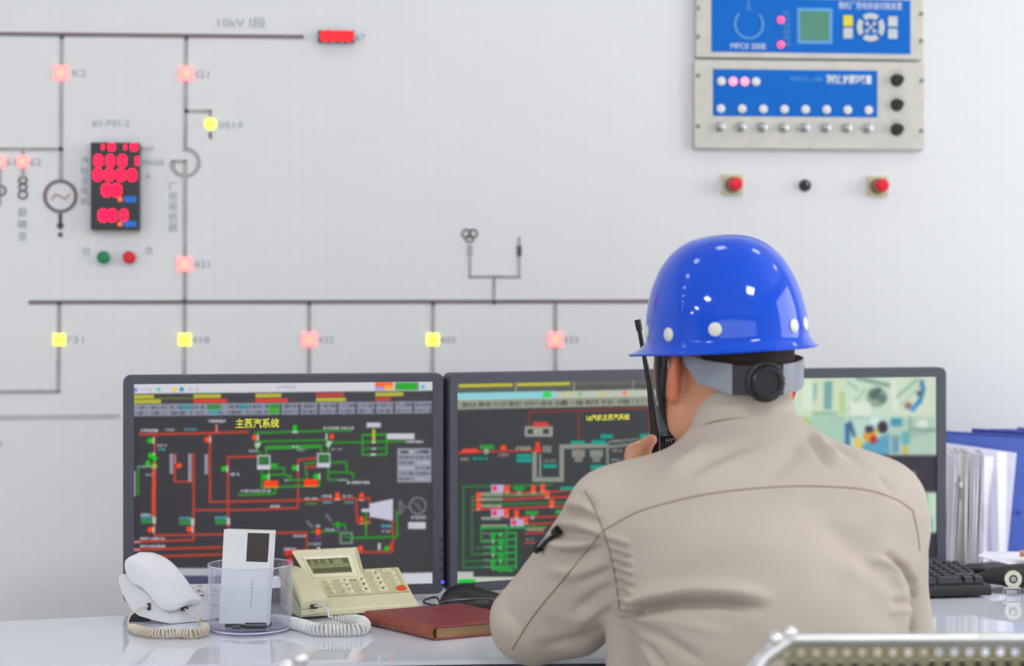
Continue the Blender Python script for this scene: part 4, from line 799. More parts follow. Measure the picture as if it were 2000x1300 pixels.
for pts, w, d in [
    ([(1212, 1212), (1262, 1188), (1320, 1177), (1400, 1176), (1480, 1186)], 9, -.014), ([(1215, 1178), (1280, 1160), (1360, 1152), (1450, 1158), (1500, 1168)], 15, .010), ([(1212, 1196), (1250, 1172), (1330, 1164)], 10, .004),
    ([(1222, 1222), (1262, 1262), (1300, 1304)], 8, -.005), ([(1230, 1216), (1290, 1240), (1370, 1290)], 10, -.004), ([(1225, 1240), (1245, 1304)], 7, -.006), ([(1240, 1230), (1280, 1300)], 8, .004), ([(1240, 1205), (1330, 1215), (1420, 1240)], 12, .003),
    ([(1735, 1085), (1765, 1110), (1783, 1140), (1786, 1170), (1778, 1210), (1776, 1260)], 7, -.012), ([(1740, 1110), (1762, 1145), (1768, 1185), (1762, 1250)], 12, .006), ([(1700, 1090), (1740, 1100), (1765, 1125)], 8, .004), ([(1740, 1175), (1772, 1178)], 6, -.004), ([(1735, 1195), (1772, 1192)], 6, .003),
    ([(1128, 965), (1150, 975), (1165, 1000)], 8, -.004), ([(1098, 1000), (1135, 1003), (1170, 1018)], 8, -.006), ([(1105, 985), (1140, 985), (1165, 1005)], 8, .005), ([(1085, 1020), (1130, 1022), (1175, 1040)], 8, .006), ([(1078, 1040), (1125, 1046), (1170, 1052)], 8, -.006),
    ([(1070, 1062), (1110, 1064), (1150, 1058)], 9, .006), ([(1075, 1088), (1130, 1085), (1185, 1062)], 10, -.005), ([(1075, 1110), (1130, 1120), (1190, 1095)], 14, .004), ([(1110, 1145), (1155, 1125), (1198, 1110)], 9, -.003), ([(1120, 1195), (1165, 1160), (1205, 1140)], 10, -.004), ([(1130, 1215), (1175, 1185), (1208, 1165)], 10, .004),
    ([(1185, 1225), (1130, 1250), (1060, 1262)], 12, -.004), ([(985, 1190), (1010, 1215), (1030, 1260)], 10, -.003), ([(965, 1185), (985, 1160), (1005, 1150)], 8, .003),
    ([(1385, 862), (1350, 890), (1305, 925)], 14, .005), ([(1475, 868), (1420, 880), (1345, 925)], 14, -.004), ([(1480, 885), (1400, 915), (1330, 960)], 16, .003),
    ([(1572, 846), (1590, 865), (1615, 905)], 8, -.005), ([(1592, 850), (1612, 868), (1640, 895)], 9, .005), ([(1610, 862), (1650, 882), (1680, 905)], 7, -.005), ([(1640, 880), (1690, 905), (1730, 935)], 8, .004), ([(1680, 900), (1715, 925), (1740, 960)], 7, -.003), ([(1560, 860), (1540, 900), (1500, 930)], 16, -.003),
    ([(1640, 1100), (1700, 1130), (1740, 1180)], 20, .004), ([(1300, 1080), (1420, 1060), (1560, 1075)], 40, .004), ([(1300, 1010), (1500, 980), (1700, 990)], 26, -.003), ([(1600, 1010), (1680, 1080), (1720, 1150)], 26, -.004)]: fold(pts, w, d)
for i in range(9):      # gathered armhole wrinkles
    y = 1048+i*19; x = 1186+i*3.4; fold([(x+2, y), (x+20, y+4), (x+42, y+13)], 5.5, .0042); fold([(x+4, y+9), (x+40, y+22)], 4.5, -.0035)
ph = V*np.array([1, 1, 1]); disp += .0011*np.sin(ph[:, 0]*41+3*np.sin(ph[:, 2]*23))*np.sin(ph[:, 2]*37+2*np.sin(ph[:, 0]*17+ph[:, 1]*29))
V2 = V+N*disp[:, None]*1.35
shirt = attach(np_mesh('shirt', V2, Fc, M_shirt))
sbvh = BVHTree.FromPolygons([tuple(v) for v in V2], [tuple(f) for f in Fc])
def hit(bvh, x, y):
    o = Vector((0, 0, CAMZ)); d = Vector(((x-CX)/F, 1, -(y-HY)/F)).normalized(); r = bvh.ray_cast(o, d); return r[0], r[1]
def seam(pts, r=.0013, name='seam', m=None, root=None, bv=None):
    c = catmull([Vector((x, y, 0)) for x, y in pts], 8); out = []
    for q in c:
        p, n = hit(bv or sbvh, q.x, q.y)
        if p is not None and (not out or (p-out[-1]).length < .04): out.append(p+n*r*.15)
    if len(out) > 2:
        o = attach(MB().tube(out, r, 6).build(name, m or M_seam, None, smooth=True), root); o.parent = shirt; o.matrix_parent_inverse = Matrix.Identity(4); return o
shirt.matrix_parent_inverse = person.matrix_basis.inverted()
def as_sub(o, par): o.parent = par; o.matrix_parent_inverse = (person.matrix_basis @ par.matrix_parent_inverse).inverted() if par is not None else o.matrix_parent_inverse; return o
SEAMS = [[(1178, 1036), (1240, 1002), (1310, 980), (1390, 963), (1480, 953), (1560, 949), (1640, 951), (1700, 958), (1752, 976), (1780, 995)],
         [(1176, 1038), (1130, 1095), (1085, 1150), (1040, 1205), (1000, 1268)], [(1040, 1072), (1012, 1108), (990, 1140), (972, 1168)],
         [(1143, 958), (1160, 990), (1178, 1036), (1192, 1080), (1204, 1140), (1212, 1205)], [(1782, 995), (1792, 1040), (1796, 1075)]]
for q in SEAMS:
    c = catmull([Vector((x, y, 0)) for x, y in q], 8); out = []
    for w_ in c:
        p, n = hit(sbvh, w_.x, w_.y)
        if p is not None and (not out or (p-out[-1]).length < .03): out.append(p+n*.0001)
    if len(out) > 2: as_sub(MB().tube(out, .0009, 6).build('seam', M_seam, None, smooth=True), shirt)
# collar: standing band, high at the nape and low at the throat
cc = P(1450, 826, 2.484); b = MB(); nseg = 56; prof = [(.0735, -.030), (.0720, -.012), (.0690, .006), (.0672, .0155), (.0650, .0175), (.0625, .0150), (.0640, -.004), (.066, -.022)]
vs = []; 
for i in range(nseg):
    a = 2*PI*i/nseg; ca, sa = math.cos(a), math.sin(a)
    for r_, h_ in prof:
        z = h_*(1-.25*max(0, sa))-.42*sa*r_+.0025*math.sin(a*3+1)*(h_ > 0); vs.append(cc+Vector((ca*r_*1.03, sa*r_*1.0, z+.008)))
m_ = len(prof); fs = [(i*m_+k, i*m_+(k+1) % m_, ((i+1) % nseg)*m_+(k+1) % m_, ((i+1) % nseg)*m_+k) for i in range(nseg) for k in range(m_)]
collar = b.add(vs, fs).build('collar', M_shirt, None, smooth=True); as_sub(collar, shirt)
sd_ = collar.modifiers.new('s', 'SUBSURF'); sd_.levels = 1; sd_.render_levels = 1
# trousers and shoes
T_ = Field((-.02, 2.08, .03), (.62, 2.98, .72), .007)
T_.cap(hipc+Vector((-.07, 0, 0)), hipc+Vector((.07, 0, 0)), .128, .128, .06)
for k_, a_ in ((knL, anL), (knR, anR)): T_.cap(hipc+Vector(((k_.x-hipc.x)*.6, .04, 0)), k_, .090, .068, .04); T_.cap(k_, a_, .067, .055, .03)
T_.halfcut((0, 0, .085), (0, 0, -1)); T_.halfcut((0, 0, .67), (0, 0, 1)); V, Fc = T_.mesh(); attach(np_mesh('trousers', relax(V, Fc, 2), Fc, M_trou))
for a_ in (anL, anR):
    s_ = Field(a_+Vector((-.08, -.12, -.1)), a_+Vector((.08, .24, .06)), .005); s_.cap(a_+Vector((0, -.035, -.040)), a_+Vector((0, .15, -.055)), .048, .038, .03); s_.cap(a_, a_+Vector((0, 0, -.04)), .047, .047, .02); s_.halfcut((0, 0, .004), (0, 0, -1))
    V, Fc = s_.mesh(); attach(np_mesh('shoe', V, Fc, M_dark))
# sleeve pen
pen = thing('pen', 'black and silver pen clipped in the left sleeve pocket', 'pen', tuple(P(1060, 1045, 2.46)))
bpy.context.view_layer.update()
def edge_pt(x, y, n=.002):
    p, nn = hit(sbvh, x, y)
    return (p+nn*n) if p is not None else P(x, y, 2.47)
pa, pb_ = edge_pt(1094, 1036, .004), edge_pt(1060, 1072, .004); dv = (pb_-pa).normalized(); pdn = Vector((-.6, -.7, .2)).normalized()
pa += pdn*.004; pb_ += pdn*.004
fin(MB().cyl(pa, pb_, .0042, .0042), 'barrel', M_black, pen, smooth=True); fin(MB().cyl(pa-dv*.006, pa+dv*.003, .0065), 'cap', M_gloss, pen, smooth=True); fin(MB().cyl(pb_-dv*.004, pb_+dv*.006, .0062, .005), 'tip_collar', M_gloss, pen, smooth=True)
fin(MB().tube([pa+pdn*.004, (pa+pb_)/2+pdn*.0065, pb_+pdn*.003], .0018, 8), 'clip', M_steel, pen, smooth=True)
# stool under him
st = thing('stool', 'round dark stool the man sits on, behind the desk', 'stool', (hipc.x, 2.30, 0))
MB().lathe([(.17, .355), (.185, .37), (.185, .395), (.17, .41)], (0, 0, 0), seg=40).build('seat', M_dark, st, True)
MB().lathe([(.025, .03), (.025, .355)], (0, 0, 0), seg=20).build('pole', M_chrome, st, True)
MB().lathe([(.20, .0), (.20, .012), (.03, .035)], (0, 0, 0), seg=40).build('base', M_chrome, st, True)

# ---------------- hard hat ----------------
M_hat = mat('glossy blue hat shell', (0, 78, 218), .07, var=.01, coat=.12, spec=.4); M_grey = mat('grey strap plastic', (135, 142, 155), .3); M_blk2 = mat('matt black strap', (42, 42, 48), .5, bump=.3, bscale=900); M_riv = mat('cream rivet', (222, 226, 214), .35)
HT = Matrix.Rotation(R(3.4), 3, Vector((0, 1, 0))); HT = Matrix.Rotation(R(-3.4), 3, Vector((0, 1, 0))); hat0 = P(1422, 658, HD)
hat = thing('hard_hat', 'glossy blue hard hat with cream rivets worn by the man', 'hard hat', tuple(hat0)); HW = HT @ HM
hat.rotation_euler = HW.to_euler(); bpy.context.view_layer.update()
def dome(a, t, grow=0):      # a azimuth, t 0 (rim) .. 1 (crown)
    ax_, ay_, h_ = .1035+grow, .1245+grow, .139+grow; q = t*PI/2; c_ = math.cos(q)**.76; s_ = math.sin(q)**1.0
    return Vector((ax_*c_*math.cos(a), ay_*c_*math.sin(a)+.004, h_*s_))
ns, nt_ = 96, 34; vs = []; fs = []
def brim(a, u):
    fr = max(0, math.sin(a)); w_ = .0090+.040*fr**3; p = dome(a, 0); d = Vector((math.cos(a)/.1035, math.sin(a)/.1245, 0)).normalized(); return p+d*w_*u+Vector((0, 0, -.016*u**.7-.004*fr**2*u))
rows = [('b', u) for u in (1, .8, .55, .3, .12)]+[('d', t) for t in np.linspace(0, .985, nt_)]
for kd, q in rows:
    for i in range(ns):
        a = 2*PI*i/ns; vs.append(brim(a, q) if kd == 'b' else dome(a, q))
vs.append(Vector((0, .004, .139))); nr = len(rows)
for r_ in range(nr-1):
    for i in range(ns): fs.append((r_*ns+i, r_*ns+(i+1) % ns, (r_+1)*ns+(i+1) % ns, (r_+1)*ns+i))
for i in range(ns): fs.append(((nr-1)*ns+i, (nr-1)*ns+(i+1) % ns, len(vs)-1))
shell = MB().add(vs, fs).build('shell', M_hat, hat, smooth=True); sm = shell.modifiers.new('t', 'SOLIDIFY'); sm.thickness = .0026; sm.offset = -1
for p_ in shell.data.polygons: p_.use_smooth = True
MB().tube([brim(2*PI*i/96, 1)+Vector((0, 0, -.0005)) for i in range(96)], .0021, 8, closed=True).build('rim_bead', M_hat, hat, True)
hb_ = BVHTree.FromPolygons(vs, [f for f in fs]); inv_ = hat.matrix_world.inverted()
def hat_hit(x, y):
    o = inv_ @ Vector((0, 0, CAMZ)); d = (inv_.to_3x3() @ Vector(((x-CX)/F, 1, -(y-HY)/F))).normalized(); r = hb_.ray_cast(o, d); return r[0], r[1]
for x, y in ((1306, 653), (1397, 643), (1551, 636), (1264, 648), (1573, 632)):
    p, n = hat_hit(x, y)
    if p is None: continue
    if n.dot(p-Vector((0, 0, .05))) < 0: n = -n
    MB().lathe([(.0092, 0), (.0092, .0012), (.007, .0024), (.003, .003)], p-n*.0003, n, 24).build('rivet', M_riv, hat, True)
# suspension band round the head, nape piece dropping below the shell, with ratchet knob
def head_pt(a, z, g=0): return Vector(((.0835+g)*math.cos(a), (.1005+g)*math.sin(a)-.001, z))
inv_h = hat.matrix_world.inverted()
def h2(a, z, g=0): return inv_h @ (hc+HM @ head_pt(a, z, g))
def strip(a0, a1, zt, zb_, g, m, name, n=40, th=.0016):
    vs = []; fs = []
    for i in range(n+1):
        f = i/n; a = R(a0+(a1-a0)*f); t, bt_ = zt(f), zb_(f)
        for z, gg in ((t, g), (t, g+th), (bt_, g+th), (bt_, g)): vs.append(h2(a, z, gg))
    for i in range(n):
        for k in range(4): k2 = (k+1) % 4; fs.append((i*4+k, i*4+k2, i*4+4+k2, i*4+4+k))
    fs += [(0, 1, 2, 3), (n*4+3, n*4+2, n*4+1, n*4)]; return MB().add(vs, fs).build(name, m, hat, smooth=True)
zb0 = lambda y: -(y-705)/F*HD
# azimuth in head frame: -90 = nape; left ear = 180/-180, right ear = 0
strip(-172, -150, lambda f: zb0(688)+(zb0(700)-zb0(688))*f, lambda f: zb0(700)+(zb0(748)-zb0(700))*min(1, f*1.3), .0035, M_grey, 'left_strap')
strip(-152, -128, lambda f: zb0(699)+(zb0(706)-zb0(699))*f, lambda f: zb0(746)+(zb0(764)-zb0(746))*f, .0035, M_grey, 'left_strap')
strip(-128, -84, lambda f: zb0(708), lambda f: zb0(764), .0040, M_blk2, 'nape_band')
strip(-84, -36, lambda f: zb0(707)+(zb0(696)-zb0(707))*f, lambda f: zb0(764)+(zb0(748)-zb0(764))*f, .0055, M_grey, 'right_strap')
strip(-36, -4, lambda f: zb0(696)+.004*f, lambda f: zb0(744)+.01*f, .0045, M_grey, 'right_strap')
ka = R(-96); kp = h2(ka, zb0(738), .006); kn = (h2(ka, zb0(738), .02)-kp).normalized()
kp, kn = None, None
for a_ in range(-130, -50):
    w_ = hc+HM @ head_pt(R(a_), zb0(739), .007)
    if CX+F*w_.x/w_.y >= 1494: kp = inv_h @ w_; kn = ((inv_h @ (hc+HM @ head_pt(R(a_), zb0(739), .02)))-kp).normalized(); break
MB().lathe([(.027, -.004), (.027, 0), (.0235, .002)], kp, kn, 32).build('knob_seat', M_blk2, hat, True)
kn_o = MB(); kn_o.lathe([(.0228, 0), (.0228, .009), (.0205, .0115), (.0150, .0118), (.0145, .0095), (.003, .0095)], kp, kn, 40)
for i in range(20):
    a = 2*PI*i/20; u = kn.orthogonal().normalized(); w_ = kn.cross(u); q = kp+(u*math.cos(a)+w_*math.sin(a))*.0228; kn_o.cyl(q+kn*.001, q+kn*.0095, .0011, seg=6)
kn_o.build('ratchet_knob', mat('ratchet knob black', (34, 34, 40), .3), hat, True)
MB().tube([h2(R(a), zb0(670)+.0*a, .004) for a in range(-176, 0, 8)], .0022, 8).build('inner_band', M_blk2, hat, True)
# chin strap on the left cheek
cs = [P(1288, 690, 2.47), P(1287, 730, 2.475), P(1289, 775, 2.485), P(1298, 815, 2.50), P(1318, 846, 2.51), P(1345, 872, 2.505)]
cs = [inv_h @ p for p in catmull(cs, 8)]
MB().tube(cs, .0042, 8).build('chin_strap', M_blk2, hat, True)
cs = [inv_h @ p for p in catmull([P(1300, 690, 2.44), P(1298, 715, 2.455), P(1294, 760, 2.48), P(1294, 800, 2.50)], 8)]
MB().tube(cs, .0045, 8).build('chin_strap', M_blk2, hat, True)
cs = [inv_h @ p for p in catmull([P(1281, 692, 2.50), P(1279, 730, 2.50), P(1285, 780, 2.51)], 8)]
MB().tube(cs, .0022, 8).build('chin_strap', mat('tan strap edge', (175, 130, 100), .6), hat, True)
M_earglow = mat('light through ear red', (225, 62, 30), .4)
MB().prism([inv_h @ P(x, y, 2.535) for x, y in ((1545, 748), (1560, 742), (1553, 768), (1546, 787), (1534, 787))], inv_h.to_3x3() @ Vector((.002, .004, 0))).build('ear_and_strap_tab', M_earglow, hat, bev=.0008)  # red piece stands in for light glowing through the right ear
MB().cyl(inv_h @ P(1566, 716, 2.54), inv_h @ P(1558, 704, 2.53), .004).build('ear_and_strap_tab', M_blk2, hat, True)

# ---------------- radio ----------------
rad = thing('two_way_radio', 'black handheld radio with long antenna held at his face', 'two-way radio', tuple(HB)); bpy.context.view_layer.update()
D_ = 2.705
b = MB().hexa([HB+Vector(v) for v in ((-.020, -.014, -.085), (.036, -.014, -.085), (.036, .018, -.085), (-.020, .018, -.085))], [P(1272, 852, D_-.014), P(1331, 846, D_-.014), P(1331, 846, D_+.018), P(1272, 852, D_+.018)])
rb = fin(b, 'radio_body', M_gloss, rad, bev=.004, seg=3)
fin(MB().cyl(P(1283, 856, D_), P(1281, 838, D_), .010, .0085), 'antenna_base', M_dark, rad, smooth=True)
fin(MB().tube([P(1283, 850, D_), P(1277, 815, D_), P(1269, 750, D_), P(1259, 700, D_), P(1248, 640, D_)], [.0078, .0068, .0048, .0036, .0032], 12), 'antenna', M_dark, rad, smooth=True)
fin(MB().cyl(P(1249, 645, D_), P(1245, 624, D_), .0046, .0048), 'antenna_tip', M_dark, rad, smooth=True)
fin(MB().cyl(P(1312, 850, D_), P(1311, 838, D_), .006), 'volume_knob', M_dark, rad, smooth=True)
fin(MB().box(P(1305, 878, D_-.0146), (.030, .001, .020)), 'speaker_plate', M_black, rad)
fin(MB().box(P(1288, 888, D_-.0150), (.0012, .002, .05)), 'side_groove', M_steel, rad)
tx = text_obj('lettering', 'HYT', .0085, mat('grey print', (170, 172, 180), .5), None, tuple(P(1311, 860, D_-.0150)), ext=.0002); attach(tx, rad)


# ---------------- things on the desk ----------------
bpy.context.view_layer.update()
def dthing(name, label, cat, px, py, d=None, group=None):
    p = desk_pt(px, py) if d is None else P(px, py, d); t = thing(name, label, cat, (p.x, p.y, DESKZ), 0, group); bpy.context.view_layer.update(); return t
M_wphone = mat('white phone plastic', (226, 227, 234), .28, var=.01); M_cphone = mat('cream phone plastic', (216, 211, 178), .35, var=.012); M_ccream = mat('cream key', (226, 222, 192), .35)
M_cordb = mat('beige cord', (216, 203, 186), .45); M_cordw = mat('white cord', (226, 228, 228), .4); M_jack = mat('dark jack', (62, 55, 46), .5); M_prnt = mat('black print', (45, 45, 45), .6)
M_redp2 = mat('red print', (215, 90, 65), .5)
# white phone: base (keypad to the right), cradle and handset on the left
wp = dthing('telephone', 'white desk telephone with its handset at left, beside clear cup', 'telephone', 330, 1221)
def pz(px, py, z): return desk_pt(px, py, z)        # a point seen at (px,py) lying z above the desk
def polyat(pts, d): return [P(x, y, d) for x, y in pts]
W_ = Vector((.066, .038, 0))
base = polyat([(229, 1136), (233, 1120), (244, 1121), (263, 1141), (290, 1161), (316, 1186), (331, 1205), (334, 1219), (300, 1212), (268, 1202), (256, 1192), (240, 1165)], 2.862)
fin(MB().prism(base, W_), 'handset_cradle', M_wphone, wp, bev=.003, seg=3)
kp4 = [P(332, 1140, 3.0), P(526, 1136, 2.985), P(526, 1200, 2.905), P(330, 1200, 2.885)]
kb4 = [Vector((p.x, p.y, DESKZ+.003)) for p in kp4]
fin(MB().hexa(kb4[::-1], kp4[::-1]), 'phone_base', M_wphone, wp, bev=.003)
def kpt(u, v): a = kp4[0].lerp(kp4[1], u); b_ = kp4[3].lerp(kp4[2], u); return a.lerp(b_, v)
knorm = (kp4[1]-kp4[0]).cross(kp4[3]-kp4[0]).normalized(); knorm = knorm if knorm.z > 0 else -knorm; kx = (kp4[1]-kp4[0]).normalized(); ky = knorm.cross(kx)
def keybox(c, w, h, t, m, name, root, top=.8, label=None):
    b = MB(); q = lambda s, z: [c+kx*(sx*w/2*s)+ky*(sy*h/2*s)+knorm*z for sx, sy in ((-1, -1), (1, -1), (1, 1), (-1, 1))]
    b.hexa(q(1, -.001), q(top, t)); return fin(b, name, m, root, label=label)
for r_ in range(5):
    for c_ in range(6):
        p = kpt(.16+c_*.135+r_*.012, .14+r_*.155); keybox(p, .016, .0075, .003, M_wphone, 'key', wp)
        keybox(p+knorm*.0036+kx*(.002 if (r_+c_) % 2 else -.002), .006, .0018, .0002, M_prnt if (r_*c_) % 5 else M_redp2, 'key_print', wp, 1)
hs = polyat([(240, 1101), (243, 1094), (250, 1091), (263, 1094), (284, 1106), (303, 1126), (320, 1149), (333, 1167), (343, 1177), (347, 1185), (343, 1193), (330, 1195), (316, 1190), (302, 1176), (288, 1159), (272, 1145), (256, 1137), (243, 1119)], 2.855)
Wh = Vector((.034, .034, .004)); b = MB()
hs = [q for i in range(len(hs)) for q in catmull([hs[i-1], hs[i], hs[(i+1) % len(hs)], hs[(i+2) % len(hs)]], 4)[4:8]]
n_ = len(hs); cen = sum(hs, Vector())/n_; vs = []; steps = ((0, .90), (.02, .955), (.06, .985), (.14, 1.0), (.5, 1.01), (.86, 1.0), (.94, .985), (.98, .955), (1, .90))
for f, s_ in steps: vs += [cen+(p-cen)*s_+Wh*f+Vector((0, 0, .006*(1-(2*f-1)**2))) for p in hs]
fs = [(i*n_+k, i*n_+(k+1) % n_, (i+1)*n_+(k+1) % n_, (i+1)*n_+k) for i in range(len(steps)-1) for k in range(n_)]+[tuple(range(n_))[::-1], tuple(range((len(steps)-1)*n_, len(steps)*n_))]
ho = fin(b.add(vs, fs), 'handset', M_wphone, wp, smooth=True); pass
for p_ in ho.data.polygons: p_.use_smooth = True
fin(MB().box(P(360, 1188, 2.868), (.011, .004, .0065), rz=R(35)), 'handset_jack', M_jack, wp, bev=.0005)
fin(MB().box(P(291, 1184, 2.8605), (.0055, .003, .011)), 'base_jack', M_jack, wp, bev=.0005)
e_ = [P(300+9*math.cos(a)+4*math.sin(a), 1160+7*math.sin(a)+4*math.cos(a), 2.872) for a in np.linspace(.3, 5.2, 14)]
fin(MB().tube(e_, .0012, 6), 'red_emblem', M_redp2, wp, smooth=True)
fin(MB().box(P(275, 1205, 2.90), (.03, .03, .008)), 'foot', M_dark, wp)
def coil(path, r, wr, turns, name, m, root, lead0=(), lead1=(), squash=1):
    c = catmull(path, 16); n = len(c); L = [0]
    for a, b_ in zip(c[:-1], c[1:]): L.append(L[-1]+(b_-a).length)
    N = turns*14; pts = []; u = Vector((0, 0, 1)); 
    for i in range(N+1):
        s_ = L[-1]*i/N; j = min(n-2, max(0, int(np.searchsorted(L, s_)-1))); f = (s_-L[j])/max(1e-9, L[j+1]-L[j]); p = c[j].lerp(c[j+1], f); T = (c[min(n-1, j+2)]-c[max(0, j-1)]).normalized()
        uu = (u-T*u.dot(T)).normalized(); w_ = T.cross(uu); a = 2*PI*turns*i/N; e = min(1, 6*min(i, N-i)/N+.25); pts.append(p+(uu*math.cos(a)+w_*math.sin(a))*r*(1 if e > 1 else e))
    pts = [Vector(p) for p in (catmull(list(lead0)+[pts[0]], 8)[:-1] if lead0 else [])]+pts+([Vector(p) for p in catmull([pts[-1]]+list(lead1), 8)[1:]] if lead1 else [])
    return fin(MB().tube(pts, wr, 7), name, m, root, smooth=True)
cz = .0078
coil([pz(252, 1222, cz), pz(272, 1231, cz), pz(310, 1237, cz), pz(350, 1236, cz), pz(378, 1237, cz), pz(398, 1232, cz), pz(399, 1221, cz+.002), pz(388, 1214, cz+.006)], .0062, .0014, 46, 'coiled_cord', M_cordb, wp,
     [P(290, 1183, 2.857), P(272, 1188, 2.85), P(256, 1200, 2.84), P(250, 1213, 2.835)], [P(392, 1208, 2.83), P(378, 1200, 2.845), P(361, 1189, 2.866)])
# cream phone
cp = dthing('telephone', 'cream desk telephone with tilted display, orange key and round keys', 'telephone', 700, 1207)
A4 = [P(586, 1199, 2.890), P(652, 1200, 2.893), P(700, 1201, 2.92), P(815, 1186, 2.957)]      # front bottom edge
FL, FR = pz(585, 1206, .004), pz(818, 1190, .004); ex_ = (FR-FL).normalized(); ey_ = Vector((-ex_.y, ex_.x, 0)); Wd = (FR-FL).length
def cpt(u, v, z): p = FL+ex_*(u*Wd)+ey_*v; return Vector((p.x, p.y, DESKZ+z))
prof = [(0, .004), (0, .013), (.006, .017), (.030, .026), (.062, .042), (.098, .060), (.112, .056), (.112, .004)]      # side view of the body
b = MB(); b.prism([cpt(0, v, z) for v, z in prof], ex_*Wd); fin(b, 'phone_base', M_cphone, cp, bev=.0022, seg=3)
# placed by real dimensions: keypad right of the handset
def kplane(v): 
    for (v0, z0), (v1, z1) in zip(prof[2:5], prof[3:6]):
        if v <= v1 or v1 == .098: return z0+(z1-z0)*(v-v0)/(v1-v0)
kx = ex_; knorm = Vector(ex_).cross(ey_*(.092)+Vector((0, 0, .033))).normalized(); knorm = knorm if knorm.z > 0 else -knorm; ky = knorm.cross(kx)
fin(MB().prism([cpt(.27, .033, kplane(.033)+.0002), cpt(.985, .033, kplane(.033)+.0002), cpt(.985, .034, kplane(.034)+.0006), cpt(.27, .034, kplane(.034)+.0006)], knorm*.0003), 'groove', mat('groove', (150, 146, 120), .6), cp)
fin(MB().hexa([cpt(u, v, kplane(v)-.002) for u, v in ((.29, .036), (.975, .036), (.975, .095), (.29, .095))], [cpt(u, v, kplane(v)+.0005) for u, v in ((.29, .036), (.975, .036), (.975, .095), (.29, .095))]), 'keypad_plate', mat('keypad plate', (196, 190, 152), .45), cp)
M_org = mat('orange key', (235, 85, 25), .35)
def rkey(u, v, r, m, rz=1.0, name='key', pr=True):
    c = cpt(u, v, kplane(v)); q = MB(); n = 20; rows_ = ((1.12, -.001), (1.12, .0004), (1, .0032), (.84, .0044), (.4, .0040)); vs = []; fs = []
    for s_, h in rows_:
        for k in range(n): a = 2*PI*k/n; vs.append(c+kx*(r*s_*math.cos(a))+ky*(r*rz*s_*math.sin(a))+knorm*h)
    for i in range(4):
        for k in range(n): fs.append((i*n+k, i*n+(k+1) % n, (i+1)*n+(k+1) % n, (i+1)*n+k))
    fs.append(tuple(range(4*n, 5*n))); o = fin(q.add(vs, fs), name, m, cp, smooth=True, label='orange key' if m == M_org else None)
    return c+knorm*.0043
GL = [('1', '2', '3'), ('4', '5', '6'), ('7', '8', '9'), ('*', '0', '#')]
for r_ in range(4):
    v = .080-r_*.0125
    for c_ in range(3):
        u = .475+c_*.145; c = rkey(u, v, .0082, M_ccream, .62)
        Mx = Matrix((list(kx)+[0], list(ky)+[0], list(knorm)+[0], [0, 0, 0, 1])).transposed(); Mx.translation = c+knorm*.0001
        tx = text_obj('digit', GL[r_][c_], .0075, M_prnt, None, M=Mx, ext=.0001, offset=.0003); attach(tx, cp)
    rkey(.345, v, .0042, M_ccream, .7)
    if r_ < 3: rkey(.915, v, .0044, M_ccream, .7)
c = rkey(.925, .043, .0086, M_org, .6)
for c_ in range(4): u = .43+c_*.15; keybox(cpt(u, .0905, kplane(.0905)), .020, .0050, .0028, M_ccream, 'long_key', cp)
# tilted display head
D4 = [P(568, 1076, 2.992), P(690, 1070, 3.020), P(706, 1131, 3.008), P(604, 1136, 2.972)]
_n = (D4[1]-D4[0]).cross(D4[2]-D4[0]); _r = P(604, 1136, 1)-Vector((0, 0, CAMZ)); D4[3] = Vector((0, 0, CAMZ))+_r*((D4[0]-Vector((0, 0, CAMZ))).dot(_n)/_r.dot(_n))
dn = (D4[1]-D4[0]).cross(D4[3]-D4[0]).normalized(); dn = dn if dn.y < 0 else -dn
back = [D4[0]+Vector((.006, .012, .001)), D4[1]+Vector((.006, .012, .001)), D4[2]+Vector((.004, .038, -.004)), D4[3]+Vector((.004, .038, -.004))]
fin(MB().hexa(back, D4), 'display_head', M_cphone, cp, bev=.002, seg=3)
def dpt(u, v, n=0): return D4[0].lerp(D4[1], u).lerp(D4[3].lerp(D4[2], u), v)+dn*n
def quadp(u0, u1, v0, v1, n0, n1, name, m, par=None): b = MB().hexa([dpt(u0, v1, n0), dpt(u1, v1, n0), dpt(u1, v0, n0), dpt(u0, v0, n0)], [dpt(u0, v1, n1), dpt(u1, v1, n1), dpt(u1, v0, n1), dpt(u0, v0, n1)]); return fin(b, name, m, cp)
b = MB(); o4 = [(.12, .20), (.93, .20), (.93, .88), (.12, .88)]; i4 = [(.155, .29), (.865, .29), (.865, .76), (.155, .76)]
vs = [dpt(u, v, .0006) for u, v in o4]+[dpt(u, v, -.0006+.0015) for u, v in i4]; fin(b.add(vs, [(k, (k+1) % 4, 4+(k+1) % 4, 4+k) for k in range(4)]), 'display_frame', M_ccream, cp)
quadp(.155, .865, .29, .76, .0, .0008, 'lcd', mat('olive lcd', (140, 148, 100), .15, var=.02))
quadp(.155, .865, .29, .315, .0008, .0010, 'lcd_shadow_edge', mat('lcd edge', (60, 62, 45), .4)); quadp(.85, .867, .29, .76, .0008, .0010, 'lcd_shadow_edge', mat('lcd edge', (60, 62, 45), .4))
du, dv_ = (dpt(1, .5)-dpt(0, .5)), (dpt(.5, 1)-dpt(.5, 0)); Mx = Matrix((list(du.normalized())+[0], list(-dv_.normalized())+[0], list(dn)+[0], [0, 0, 0, 1])).transposed()
M_seg = mat('lcd segments', (48, 54, 34), .5); M_seg2 = mat('faint lcd segments', (96, 102, 70), .5)
